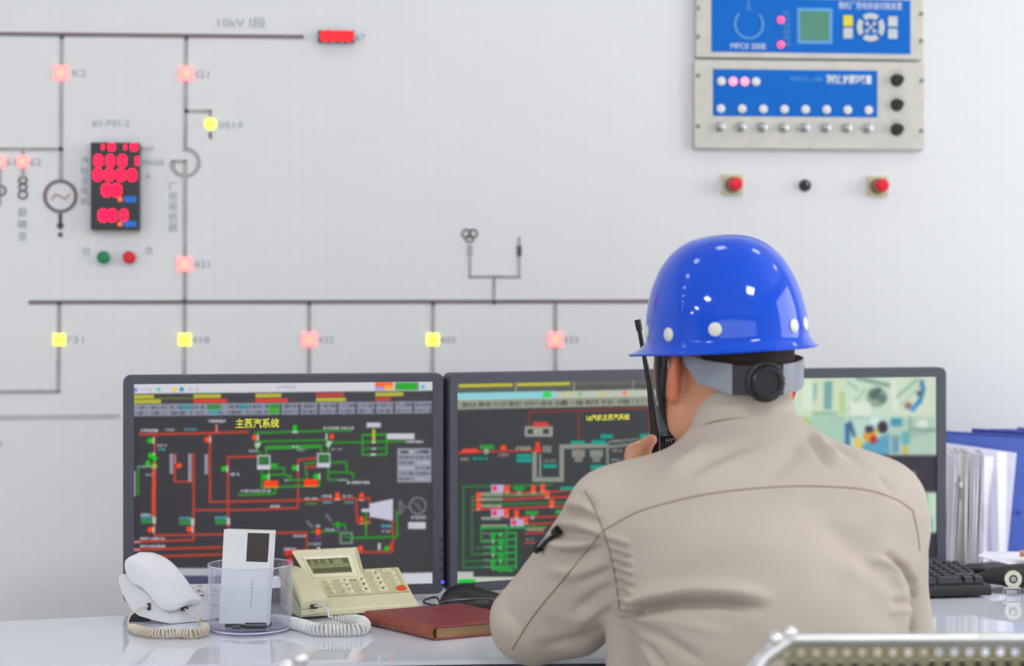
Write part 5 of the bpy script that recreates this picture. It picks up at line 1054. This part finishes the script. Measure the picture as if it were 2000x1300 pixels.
def lcdrow(s, u0, u1, v, h, m, wk=.55):
    n = len(s); b = MB(); o = Mx.copy(); sp = (u1-u0)/n*du.length; w = sp*wk; th = h*.13
    for i, ch in enumerate(s):
        base_ = dpt(u0+(u1-u0)*(i+.5)/n, v, .0024)
        for g in SEG.get(ch, ''):
            cx, cz, dx, dz = {'a': (0, h/2, w, th), 'g': (0, 0, w, th), 'd': (0, -h/2, w, th), 'b': (w/2, h/4, th, h/2), 'f': (-w/2, h/4, th, h/2), 'c': (w/2, -h/4, th, h/2), 'e': (-w/2, -h/4, th, h/2)}[g]
            X_ = Mx.to_3x3(); q = base_+X_ @ Vector((cx, cz, 0)); b.hexa([q+X_ @ Vector((sx*dx/2, sy*dz/2, 0)) for sx, sy in ((-1, -1), (1, -1), (1, 1), (-1, 1))], [q+X_ @ Vector((sx*dx/2, sy*dz/2, .0001)) for sx, sy in ((-1, -1), (1, -1), (1, 1), (-1, 1))])
    fin(b, 'lcd_digits', m, cp)
lcdrow('0.30.03 10    00', .17, .84, .385, .0062, M_seg); lcdrow('888888888888', .18, .85, .655, .0072, M_seg)
quadp(.18, .50, .49, .505, .0008, .0010, 'lcd_print', M_seg2); quadp(.52, .83, .49, .505, .0008, .0010, 'lcd_print', M_seg2)
fin(MB().cyl(P(622, 1074, 3.008), P(622, 1068, 3.008), .003), 'hinge', M_cphone, cp, smooth=True)
# handset of the cream phone: long low wedge on the left
h0 = [P(588, 1176, 2.885), P(643, 1168, 2.905), P(575, 1103, 3.012), P(545, 1106, 2.995)]; hb4 = [p+Vector((0, .0, -.011)) for p in h0]
m_top = [h0[0].lerp(h0[3], f).lerp(h0[1].lerp(h0[2], f), .5)+Vector((0, 0, .006)) for f in (0, .5, 1)]
b = MB(); n_ = 9; vs = []
for i in range(n_):
    f = i/(n_-1); l_, r_2 = h0[0].lerp(h0[3], f), h0[1].lerp(h0[2], f); arc = .012*math.sin(f*PI); up = Vector((0, 0, arc))
    ring_ = [l_+Vector((0, 0, -.012))+up*.6, l_+Vector((0, 0, -.003))+up, l_.lerp(r_2, .12)+Vector((0, 0, .001))+up, l_.lerp(r_2, .88)+Vector((0, 0, .001))+up, r_2+Vector((0, 0, -.003))+up, r_2+Vector((0, 0, -.012))+up*.6]; vs += ring_
fs = [(i*6+k, i*6+(k+1) % 6, (i+1)*6+(k+1) % 6, (i+1)*6+k) for i in range(n_-1) for k in range(6)]+[(0, 1, 2, 3, 4, 5), tuple(range((n_-1)*6, n_*6))[::-1]]
fin(b.add(vs, fs), 'handset', M_cphone, cp, bev=.0015, seg=2)
fin(MB().hexa([p+Vector((0, 0, -.022)) for p in h0], [p+Vector((0, 0, -.0125)) for p in h0]), 'handset_cradle', M_cphone, cp, bev=.002)
fin(MB().box(P(613, 1184, 2.886), (.011, .005, .0065), rz=R(20)), 'handset_jack', M_jack, cp)
cz = .0098
coil([pz(500, 1205, cz), pz(548, 1212, cz), pz(588, 1220, cz), pz(620, 1229, cz), pz(660, 1230, cz), pz(700, 1229, cz), pz(712, 1222, cz), pz(706, 1214, cz), pz(680, 1209, cz), pz(650, 1206, cz)], .0082, .0016, 62, 'coiled_cord', M_cordw, cp,
     (), [P(642, 1203, 2.845), P(640, 1190, 2.86), P(630, 1182, 2.872), P(615, 1183, 2.884)])
# clear cup with card box and clips
M_clear = bpy.data.materials.new('clear plastic'); M_clear.use_nodes = True; nt = M_clear.node_tree; nt.nodes.clear(); o_ = nt.nodes.new('ShaderNodeOutputMaterial'); t_ = nt.nodes.new('ShaderNodeBsdfTransparent'); t_.inputs[0].default_value = (.95, .958, .985, 1)
g_ = nt.nodes.new('ShaderNodeBsdfGlossy'); g_.inputs['Roughness'].default_value = .04; f_ = nt.nodes.new('ShaderNodeLayerWeight'); f_.inputs[0].default_value = .22; m_ = nt.nodes.new('ShaderNodeMixShader')
nz = nt.nodes.new('ShaderNodeTexNoise'); nz.inputs['Scale'].default_value = 4; ad = nt.nodes.new('ShaderNodeMath'); ad.operation = 'MULTIPLY_ADD'; ad.inputs[1].default_value = .02; nt.links.new(nz.outputs['Fac'], ad.inputs[0]); nt.links.new(f_.outputs['Facing'], ad.inputs[2]); ge = nt.nodes.new('ShaderNodeNewGeometry'); iv = nt.nodes.new('ShaderNodeMath'); iv.operation = 'SUBTRACT'; iv.inputs[0].default_value = 1; nt.links.new(ge.outputs['Backfacing'], iv.inputs[1]); mb_ = nt.nodes.new('ShaderNodeMath'); mb_.operation = 'MULTIPLY'; nt.links.new(ad.outputs[0], mb_.inputs[0]); nt.links.new(iv.outputs[0], mb_.inputs[1])
nt.links.new(mb_.outputs[0], m_.inputs[0]); nt.links.new(t_.outputs[0], m_.inputs[1]); df = nt.nodes.new('ShaderNodeBsdfDiffuse'); df.inputs[0].default_value = (.72, .76, .95, 1); mg = nt.nodes.new('ShaderNodeMixShader'); mg.inputs[0].default_value = .45; nt.links.new(g_.outputs[0], mg.inputs[1]); nt.links.new(df.outputs[0], mg.inputs[2]); nt.links.new(mg.outputs[0], m_.inputs[2]); nt.links.new(m_.outputs[0], o_.inputs[0])
cup = dthing('pen_cup', 'clear plastic round cup holding a white card box', 'cup', 489, 1229); cupc = desk_pt(489, 1229)
MB().lathe([(.001, .003), (.0600, .003), (.0630, .006), (.0645, .098), (.0650, .101), (.0635, .1015), (.0615, .099), (.0600, .008), (.001, .0075)], (0, 0, 0), seg=64, cap=False).build('cup_wall', M_clear, cup, True)
MB().lathe([(.001, 0), (.062, 0), (.063, .0025), (.001, .0029)], (0, 0, 0), seg=64, cap=False).build('cup_bottom', M_clear, cup, True)
M_crim = mat('bluish clear rim', (205, 210, 238), .12)
MB().tube([(.0642*math.cos(2*PI*i/72), .0642*math.sin(2*PI*i/72), .1005) for i in range(72)], .0009, 6, closed=True).build('cup_rim', M_crim, cup, True)
MB().tube([(.0618*math.cos(2*PI*i/72), .0618*math.sin(2*PI*i/72), .0045) for i in range(72)], .0012, 6, closed=True).build('foot_ring', M_crim, cup, True)
cb = thing('card_box', 'flat white box with dark panel standing in the clear cup', 'box', tuple(cupc+Vector((0, 0, .01)))); bpy.context.view_layer.update()
M_card = mat('white glossy card', (222, 226, 228), .22, var=.01); M_cardd = mat('dark brown panel', (50, 44, 40), .4, var=.15, vscale=300); M_cardt = mat('pale grey print', (205, 210, 216), .3)
C4 = [P(437, 1033, 2.832), P(530, 1036, 2.832), P(518, 1222, 2.79), P(427, 1217, 2.79)]; cn = Vector((0, -.97, .22)); cn = (C4[1]-C4[0]).cross(C4[3]-C4[0]).normalized(); cn = cn if cn.y < 0 else -cn
wv = Vector((.006, .010, 0)); fin(MB().hexa([p+wv for p in C4[::-1]], C4[::-1]), 'box_body', M_card, cb, bev=.0006)
def cq(u0, u1, v0, v1, n, m, name): 
    g = lambda u, v, n_: C4[0].lerp(C4[1], u).lerp(C4[3].lerp(C4[2], u), v)+cn*n_; fin(MB().hexa([g(u0, v1, .0), g(u1, v1, .0), g(u1, v0, .0), g(u0, v0, .0)], [g(u0, v1, n), g(u1, v1, n), g(u1, v0, n), g(u0, v0, n)]), name, m, cb)
cq(.51, .965, .03, .335, .0003, M_cardd, 'dark_panel')
for i in range(9): cq(.655, .675, .53+i*.035, .545+i*.035+.008, .0002, mat('fine print', (140, 144, 150), .5), 'fine_print')
cq(.0, 1, .665, .668, .0002, M_cardt, 'fold_line')
for x0, y0, x1, y1, r_, dd in ((440, 1224, 485, 1226, .0035, 2.80), (478, 1232, 520, 1231, .004, 2.785), (455, 1230, 470, 1232, .003, 2.78), (500, 1224, 530, 1228, .0025, 2.81)):
    cl = thing('binder_clip', {440: 'long dark clip under the card box at left in the cup', 478: 'flat dark clip under the card box at right in the cup', 455: 'short dark clip at the front of the clear cup', 500: 'thin dark clip at far right inside the clear cup'}[x0], 'clip', tuple(P((x0+x1)/2, (y0+y1)/2, dd))); bpy.context.view_layer.update()
    p0, p1 = P(x0, y0, dd), P(x1, y1, dd); p0.z = p1.z = DESKZ+.008+r_; dx = (p1-p0)
    fin(MB().hexa([p0+Vector((0, -r_*1.6, -r_)), p1+Vector((0, -r_*1.6, -r_)), p1+Vector((0, r_*1.6, -r_)), p0+Vector((0, r_*1.6, -r_))], [p0+Vector((0, -r_*.4, r_)), p1+Vector((0, -r_*.4, r_)), p1+Vector((0, r_*.4, r_)), p0+Vector((0, r_*.4, r_))]), 'clip_body', M_black, cl, bev=.0006)
    fin(MB().tube([p0+Vector((0, -r_*1.5, r_*.5)), p0.lerp(p1, .3)+Vector((0, -r_*3, r_*.6)), p0.lerp(p1, .7)+Vector((0, -r_*3, r_*.6)), p1+Vector((0, -r_*1.5, r_*.5))], .0007, 6), 'wire_handle', M_steel, cl, smooth=True)
# maroon notebook
nbk = dthing('notebook', 'maroon leather-covered notebook lying left of the man', 'notebook', 850, 1246)
L0, B0, N0 = pz(716, 1192, .021), pz(898, 1177, .021), pz(852, 1223, .021); R0 = N0+(B0-L0)
M_mar = mat('maroon leather', (138, 62, 66), .38, var=.08, vscale=60, bump=.4, bscale=700); M_page = mat('gilded brown page edges', (150, 118, 82), .5, var=.2, vscale=8)
dw = (B0-L0).normalized(); dl = (N0-L0).normalized(); T = Vector((0, 0, 1))
fin(MB().hexa([p-T*.0028 for p in (L0, N0, R0, B0)], [L0, N0, R0, B0]), 'cover', M_mar, nbk, bev=.0012, label='maroon front cover')
fin(MB().hexa([p-T*.0208 for p in (L0, N0, R0, B0)], [p-T*.0185 for p in (L0, N0, R0, B0)]), 'cover', M_mar, nbk, bev=.001)
i_ = .003; fin(MB().hexa([p-T*.0186+q for p, q in ((L0, dw*i_+dl*i_), (N0, dw*i_-dl*i_), (R0, -dw*i_-dl*i_), (B0, -dw*i_+dl*i_))], [p-T*.0026+q for p, q in ((L0, dw*i_+dl*i_), (N0, dw*i_-dl*i_), (R0, -dw*i_-dl*i_), (B0, -dw*i_+dl*i_))]), 'page_block', M_page, nbk)
vs = []; n_ = 9
for e in (L0, N0):
    for rr in (.0105, .0085):
        for k in range(n_): a = PI/2+PI*k/(n_-1); vs.append(e-T*.0104+dw*(rr*math.cos(a)*.75+.001)+T*rr*math.sin(a))
fs = [(k, k+1, 2*n_+k+1, 2*n_+k) for k in range(n_-1)]+[(n_+k, n_+k+1, 3*n_+k+1, 3*n_+k) for k in range(n_-1)]+[(k, k+1, n_+k+1, n_+k) for k in range(n_-1)]+[(2*n_+k, 2*n_+k+1, 3*n_+k+1, 3*n_+k) for k in range(n_-1)]
fin(MB().add(vs, fs), 'spine', mat('worn spine leather', (146, 74, 56), .35, var=.12, vscale=60, bump=.3), nbk, smooth=True, label='rounded reddish spine')
# mouse with cable
ms = dthing('computer_mouse', 'black computer mouse between notebook and the man, with thin cable', 'mouse', 925, 1190)
mc = desk_pt(926, 1194); b = MB(); vs = []; fs = []; n1, n2 = 28, 12
for j in range(n2+1):
    q = j/n2*PI/2
    for i in range(n1):
        a = 2*PI*i/n1; c_, s_ = math.cos(a), math.sin(a); r_ = math.cos(q)**.65; vs.append(mc+Vector((.058*r_*c_*(1-.08*s_), .032*r_*s_, .004+.036*math.sin(q)*(1-.15*c_))))
fs = [(j*n1+i, j*n1+(i+1) % n1, (j+1)*n1+(i+1) % n1, (j+1)*n1+i) for j in range(n2) for i in range(n1)]+[tuple(range(n1))[::-1]]
fin(b.add(vs, fs), 'mouse_shell', M_black, ms, smooth=True)
fin(MB().tube([mc+Vector((-.0585*math.cos(t)*.93, -.0315*math.sin(t+.2)-.001, .014+.012*math.sin(t))) for t in np.linspace(-.2, 2.2, 20)], .0008, 6), 'trim_line', M_steel, ms, smooth=True)
fin(MB().tube(catmull([mc+Vector((-.055, 0, .012)), pz(852, 1166, .006)+Vector((0, 0, 0)), pz(832, 1170, .003), pz(828, 1176, .003), pz(845, 1181, .003), pz(868, 1180, .003), mc+Vector((-.02, .09, .003))], 8), .0016, 8), 'cable', M_dark, ms, smooth=True)
# keyboard in front of the right monitor
kbt = dthing('keyboard', 'black computer keyboard right of the man, in front of papers', 'keyboard', 1870, 1165)
K0, K1 = desk_pt(1645, 1170, .004), desk_pt(1938, 1162, .004); kx = (K1-K0).normalized(); kd = Vector((-kx.y, kx.x, 0)); KW = (K1-K0).length
sidep = [(0, .004), (0, .014), (.004, .020), (.016, .023), (.135, .036), (.150, .034), (.150, .006)]
fin(MB().prism([K0+kd*v+T*(z-.004) for v, z in sidep], kx*KW), 'keyboard_case', M_black, kbt, bev=.0025, seg=3)
knorm = Vector((0, 0, 1)); sl_ = math.atan2(.013, .119); knorm = (T*math.cos(sl_)-kd*math.sin(sl_)).normalized(); ky = knorm.cross(kx); M_keyk = mat('charcoal key', (58, 58, 66), .4)
for r_ in range(6):
    u = .008; v = .026+r_*.0195+(.004 if r_ == 5 else 0); k_ = 0
    while u < KW-.012:
        w = .0185*(2.6 if (r_ == 0 and k_ == 9) or (r_ == 1 and k_ == 11) else 1); w = min(w, KW-.006-u)
        if w > .010:
            c = K0+kx*(u+w/2)+kd*v+T*(.0235+(v-.016)*.109-.004); keybox(c, w-.0015, .0175, .0085, M_keyk, 'key', kbt, .74)
        u += w; k_ += 1
# papers standing on edge, left to right, in a stack beside the right monitor
M_paper = mat('white paper', (240, 240, 252), .75, var=.015); M_paper2 = mat('greyish paper', (226, 224, 236), .75, var=.02); M_paperc = mat('clipped paper', (226, 221, 216), .75)
def sheet_stack(name, label, pts_top, pts_bot, d0, depth, m, n=7, splay=.5):
    # a bundle standing upright: n leaves, seen on their bent front edges
    t = dthing(name, label, 'papers', (pts_bot[0]+pts_bot[1])/2, 0 or pts_bot[2], d0); 
    for i in range(n):
        f = i/max(1, n-1); xt = pts_top[0]+(pts_top[1]-pts_top[0])*f; xb = pts_bot[0]+(pts_bot[1]-pts_bot[0])*f; vs = []; K = 10
        bow = (RNG.random()-.5)*5; w = (pts_top[1]-pts_top[0])/max(1, n-1)*.62/F*d0; tz = (RNG.random()-.5)*6
        for k in range(K+1):
            g = k/K; x = xt+(xb-xt)*g**1.4+bow*math.sin(g*PI); y = pts_top[2]+tz*(1-g)+(pts_bot[2]-pts_top[2])*g; p = P(x, y, d0); wk = w*(1-splay*.3*g)
            dd = Vector((.16*depth+(f-.5)*.003, depth, 0)); vs += [p, p+Vector((wk, 0, 0)), p+Vector((wk, 0, 0))+dd, p+dd]
        zmin = min(v.z for v in vs)
        for v in vs: v.z = max(v.z, DESKZ+.0006)
        fs = [(k*4+j, k*4+(j+1) % 4, (k+1)*4+(j+1) % 4, (k+1)*4+j) for k in range(K) for j in range(4)]+[(0, 1, 2, 3), (K*4+3, K*4+2, K*4+1, K*4)]
        fin(MB().add(vs, fs), 'leaf', m, t, smooth=True)
    return t
sheet_stack('paper_bundle', 'bundle of white papers standing next to the right monitor', (1849, 1872, 887), (1842, 1862, 1112), 3.440, .12, M_paper, 7)
sheet_stack('paper_bundle', 'clipped greyish paper bundle standing second from the monitor', (1874, 1886, 886), (1866, 1884, 1112), 3.445, .12, M_paperc, 5)
sheet_stack('paper_bundle', 'loose fanned paper bundle standing third from the monitor', (1890, 1920, 886), (1887, 1912, 1108), 3.455, .12, M_paper2, 8)
cl = thing('paper_clip', 'small white clip on the edge of the greyish papers', 'clip', tuple(P(1876, 948, 3.43))); bpy.context.view_layer.update()
fin(MB().box(P(1876, 946, 3.437), (.007, .01, .010)), 'clip_head', M_led_w, cl, bev=.001); fin(MB().tube([P(1874, 930, 3.438), P(1876, 955, 3.438), P(1877, 975, 3.438)], .0008, 6), 'wire', M_jack, cl, smooth=True)
def sheet(name, label, cat, q, th, m, bend=0, part='page', nb_=8, round_=0):
    # upright panel given by its four seen corners (tl, tr, br, bl) at (px,py,d), bulging sideways by bend
    t = thing(name, label, cat, tuple(P(*q[3]))); bpy.context.view_layer.update(); c = [P(*a) for a in q]; vs = []; K = nb_
    nrm = (c[1]-c[0]).cross(c[3]-c[0]).normalized()
    for k in range(K+1):
        g = k/K; l_ = c[0].lerp(c[3], g); r_ = c[1].lerp(c[2], g); o = nrm*bend*math.sin(g*PI)
        for p, s_ in ((l_, 0), (l_.lerp(r_, .5), 1), (r_, .4)): vs += [p+o*s_, p+o*s_+nrm*th]
    fs = []
    for k in range(K):
        a = k*6; b_ = a+6
        for j in (0, 2): fs += [(a+j, a+j+2, b_+j+2, b_+j), (a+j+1, b_+j+1, b_+j+3, a+j+3)]
        fs += [(a, b_, b_+1, a+1), (a+4, a+5, b_+5, b_+4)]
    fs += [(0, 1, 3, 2), (2, 3, 5, 4), (K*6, K*6+2, K*6+3, K*6+1), (K*6+2, K*6+4, K*6+5, K*6+3)]
    for v in vs: v.z = max(v.z, DESKZ+.0006)
    o = fin(MB().add(vs, fs), part, m, t, smooth=True); return t, c
sheet('paper_sheet', 'curved white sheet leaning beside the fanned papers', 'paper', [(1923, 890, 3.47), (1942, 892, 3.50), (1938, 1112, 3.52), (1921, 1112, 3.46)], .0012, M_paper, .012)
sheet('paper_sheet', 'narrow white folded sheet standing before the widest white paper', 'paper', [(1948, 882, 3.50), (1966, 884, 3.54), (1962, 1112, 3.54), (1952, 1112, 3.49)], .002, M_paper, -.004)
sheet('paper_sheet', 'widest white paper standing in front of the blue folders', 'paper', [(1846, 864, 3.58), (1986, 884, 3.60), (1965, 1105, 3.60), (1846, 1105, 3.58)], .002, mat('lilac white paper', (222, 221, 240), .7), .0)
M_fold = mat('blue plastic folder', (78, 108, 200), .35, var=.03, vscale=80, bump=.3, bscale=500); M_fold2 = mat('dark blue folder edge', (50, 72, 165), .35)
folds = [('nearest blue plastic folder, with a round stud, standing behind papers', [(1840, 843, 3.625), (2060, 856, 3.60), (2040, 1100, 3.60), (1840, 1095, 3.625)]),
         ('second blue plastic folder behind the one with the stud', [(1898, 838, 3.640), (2080, 850, 3.625), (2070, 1095, 3.625), (1898, 1090, 3.640)]),
         ('third blue plastic folder, its corner peeping over the second', [(1934, 839, 3.655), (2090, 846, 3.645), (2080, 1090, 3.645), (1934, 1085, 3.655)]),
         ('fourth blue plastic folder from the front of the row', [(1960, 839, 3.668), (2100, 846, 3.660), (2090, 1090, 3.660), (1960, 1085, 3.668)]),
         ('rearmost blue plastic folder at right edge of photo', [(1987, 836, 3.682), (2110, 842, 3.675), (2100, 1080, 3.675), (1987, 1080, 3.682)])]
for i, (lb, q) in enumerate(folds):
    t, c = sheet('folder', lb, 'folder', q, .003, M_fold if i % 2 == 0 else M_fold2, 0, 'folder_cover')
    fin(MB().tube([c[0]+Vector((0, 0, .0003)), c[1]+Vector((0, 0, .0003))], .0022, 8), 'rim', M_fold2, t, smooth=True)
    if i == 0: fin(MB().lathe([(.0048, 0), (.0048, .0015), (.003, .0025)], P(1990, 1000, 3.603), (0, -1, 0), 20), 'stud', M_fold2, t, smooth=True)
# loose paper, envelope and wooden block on the desk at right
def flat(name, label, cat, pts, th, m, part='sheet'):
    t = thing(name, label, cat, tuple(pts[0])); bpy.context.view_layer.update(); fin(MB().prism(pts, (0, 0, th)), part, m, t); return t
flat('paper_sheet', 'loose white paper lying on the clutter at right edge', 'paper', [P(1909, 1086, 3.24), P(1925, 1078, 3.36), P(2060, 1078, 3.36), P(2060, 1118, 3.16), P(1998, 1109, 3.17), P(1955, 1098, 3.19)], .0012, M_paper)
flat('envelope', 'ochre envelope lying behind the black pouch', 'envelope', [pz(1890, 1126, .012), pz(1960, 1110, .016), pz(2040, 1112, .018), pz(2040, 1128, .016)], .002, mat('ochre paper', (190, 150, 95), .7))
flat('wooden_ruler', 'brown wooden strip end on the loose paper at right edge', 'ruler', [P(1991, 1087, 3.20), P(1993, 1080, 3.24), P(2060, 1082, 3.24), P(2060, 1090, 3.20)], .006, mat('brown wood', (190, 140, 115), .6, var=.1, vscale=30), 'wood_strip')
flat('document_tray', 'thin dark tray under the envelope behind the keyboard', 'tray', [pz(1868, 1116, .004), pz(1900, 1104, .004), pz(2060, 1104, .004), pz(2060, 1122, .004)], .007, M_dark, 'tray_body')
# black leather pouch with cream ring and metal buckle
po = dthing('leather_pouch', 'black leather pouch with cream ring and silver buckle, right edge', 'pouch', 1975, 1166)
pc = desk_pt(1985, 1162); b = MB(); vs = []; n1 = 20; prof_ = [(-.075, .002, .006), (-.060, .007, .011), (-.035, .012, .020), (-.010, .017, .026), (.015, .020, .029), (.050, .020, .028), (.080, .016, .024)]
for xx, ry_, rz_ in prof_:
    for i in range(n1): a = 2*PI*i/n1; c_, s_ = math.cos(a), math.sin(a); vs.append(pc+Vector((xx, .025+ry_*abs(c_)**.8*(1 if c_ > 0 else -1), .020+(.010 if xx > -.05 else .004)+rz_*.72*abs(s_)**.8*(1 if s_ > 0 else -1))))
for v in vs: v.z = max(v.z, DESKZ+.001)
fs = [(j*n1+i, j*n1+(i+1) % n1, (j+1)*n1+(i+1) % n1, (j+1)*n1+i) for j in range(len(prof_)-1) for i in range(n1)]+[tuple(range(n1))[::-1], tuple(range((len(prof_)-1)*n1, len(prof_)*n1))]
fin(b.add(vs, fs), 'pouch_body', mat('black leather', (30, 26, 28), .45, var=.2, vscale=90, bump=.5, bscale=400), po, smooth=True)
rc = P(1978, 1130, pc.y+.004); M_crm = mat('cream ring plastic', (222, 218, 196), .35)
fin(MB().ring(rc, (0, -1, 0), .0074, .0146, .004, 40), 'ring', M_crm, po, smooth=True); fin(MB().cyl(rc, rc+Vector((0, -.002, 0)), .0076, seg=32), 'dark_inset', M_dark, po); fin(MB().lathe([(.0050, 0), (.0048, .003), (.002, .004)], rc+Vector((0, -.001, 0)), (0, -1, 0), 24), 'stud', M_steel, po, smooth=True)
bk = P(1975, 1155, pc.y-.004); fin(MB().box(bk+Vector((0, 0, -.001)), (.020, .003, .009)), 'buckle', M_steel, po, bev=.001); fin(MB().tube([bk+Vector(v) for v in ((-.013, 0, -.006), (-.013, 0, .006), (.015, 0, .007), (.013, 0, -.006))], .0012, 8), 'buckle_wire', M_chrome, po, smooth=True)

# ---------------- perforated metal chairs in the foreground ----------------
M_perf = mat('olive grey painted metal', (128, 124, 98), .4, .2, var=.03); M_rail = mat('pale metal rail', (185, 188, 188), .3, .7)
def perf_chair(x0, x1, yv, ztop, label, rz=0, holes=True, capz=0):
    t = thing('metal_chair', label, 'chair', ((x0+x1)/2, yv, 0), rz); W = x1-x0; hw = W/2; oy = 0
    # back: a sheet curving over backwards at the top, with real round holes
    prof_ = [(oy+.012, ztop-.003), (oy+.002, ztop-.001), (oy-.004, ztop-.010), (oy-.004, ztop-.022)]; pitch = .0158; hr = .0045
    b = MB(); nx = int(W/pitch); rows_ = 22 if holes else 3; px0 = -nx*pitch/2
    vs = []; fs = []; vd = {}
    def V_(x, y, z):
        k = (round(x, 5), round(y, 5), round(z, 5))
        if k not in vd: vd[k] = len(vs); vs.append((x, y, z))
        return vd[k]
    def surf(s): # s measured down the sheet from its top fold
        return (oy-.004+.10*max(0, s-.02)*-.0, ztop-.010-s)
    for r_ in range(rows_):
        for c_ in range(nx):
            off = pitch/2*(r_ % 2); cx = px0+(c_+.5)*pitch+off; s0 = r_*pitch*.8; cs_ = s0+pitch*.4
            if cx+pitch/2 > hw-.004: continue
            sq = [(cx+pitch/2*a/1.0, cs_+pitch*.4*b_) for a, b_ in ((1, 0), (1, 1), (0, 1), (-1, 1), (-1, 0), (-1, -1), (0, -1), (1, -1))]
            ci = [(cx+hr*math.cos(PI/4*k), cs_+hr*math.sin(PI/4*k)) for k in range(8)]
            o_i = [V_(x, *surf(s)) for x, s in sq]; i_i = [V_(x, *surf(s)) for x, s in ci]
            for k in range(8): fs.append((o_i[k], o_i[(k+1) % 8], i_i[(k+1) % 8], i_i[k]))
    b.add(vs, fs)
    bo = b.build('back_panel', M_perf, t, smooth=False); so = bo.modifiers.new('t', 'SOLIDIFY'); so.thickness = .0015
    MB().box((0, oy+.012, ztop-.030-.13), (W-.03, .003, .26)).build('hole_backing', mat('dark hole backing', (70, 66, 52), .6), t)  # dark sheet added so the holes below the top row look dark
    # rolled top edge and side rails
    MB().tube([(-hw+.012, oy+.004, ztop-.004), (hw-.012, oy+.004, ztop-.004)], .0065, 12).build('top_rail', M_rail, t, True)
    for s_ in (-1, 1):
        xx = s_*hw; MB().tube(catmull([(xx-s_*.020, oy+.004, ztop-.002), (xx-s_*.008, oy+.002, ztop-.010), (xx+s_*.014, oy+.001, ztop-.030), (xx+s_*.028, oy-.005, ztop-.07), (xx+s_*.032, oy-.02, ztop-.30), (xx+s_*.02, oy-.08, .44)], 6), .0085, 12).build('side_rail', M_chrome, t, True)
        MB().ball((xx-s_*.018, oy+.002, ztop+.003+(capz if s_ < 0 else -capz)), .0075, 14).build('corner_cap', M_chrome, t, True); MB().ball((xx-s_*.004, oy+.0, ztop-.003+(capz if s_ < 0 else -capz)), .0085, 14).build('corner_cap', M_chrome, t, True)
        MB().tube([(xx*.92, oy-.10, .44), (xx*.92, oy-.06, 0)], .012, 12).build('leg', M_chrome, t, True); MB().tube([(xx*.92, oy-.46, .44), (xx*.92, oy-.50, 0)], .012, 12).build('leg', M_chrome, t, True)
    MB().box((0, oy-.28, .455), (W, .42, .02)).build('seat', M_perf, t, bev=.006)
    return t
z_ = CAMZ-(1241-HY)/F*1.90
perf_chair(.268, .80, 1.90, z_, 'olive perforated metal chair with chrome corners, lower right foreground', R(0.6))
perf_chair(-.236, .17, 1.90, CAMZ-(1316-HY)/F*1.90, 'metal chair barely showing a chrome corner at the bottom edge', 0, False, .012)
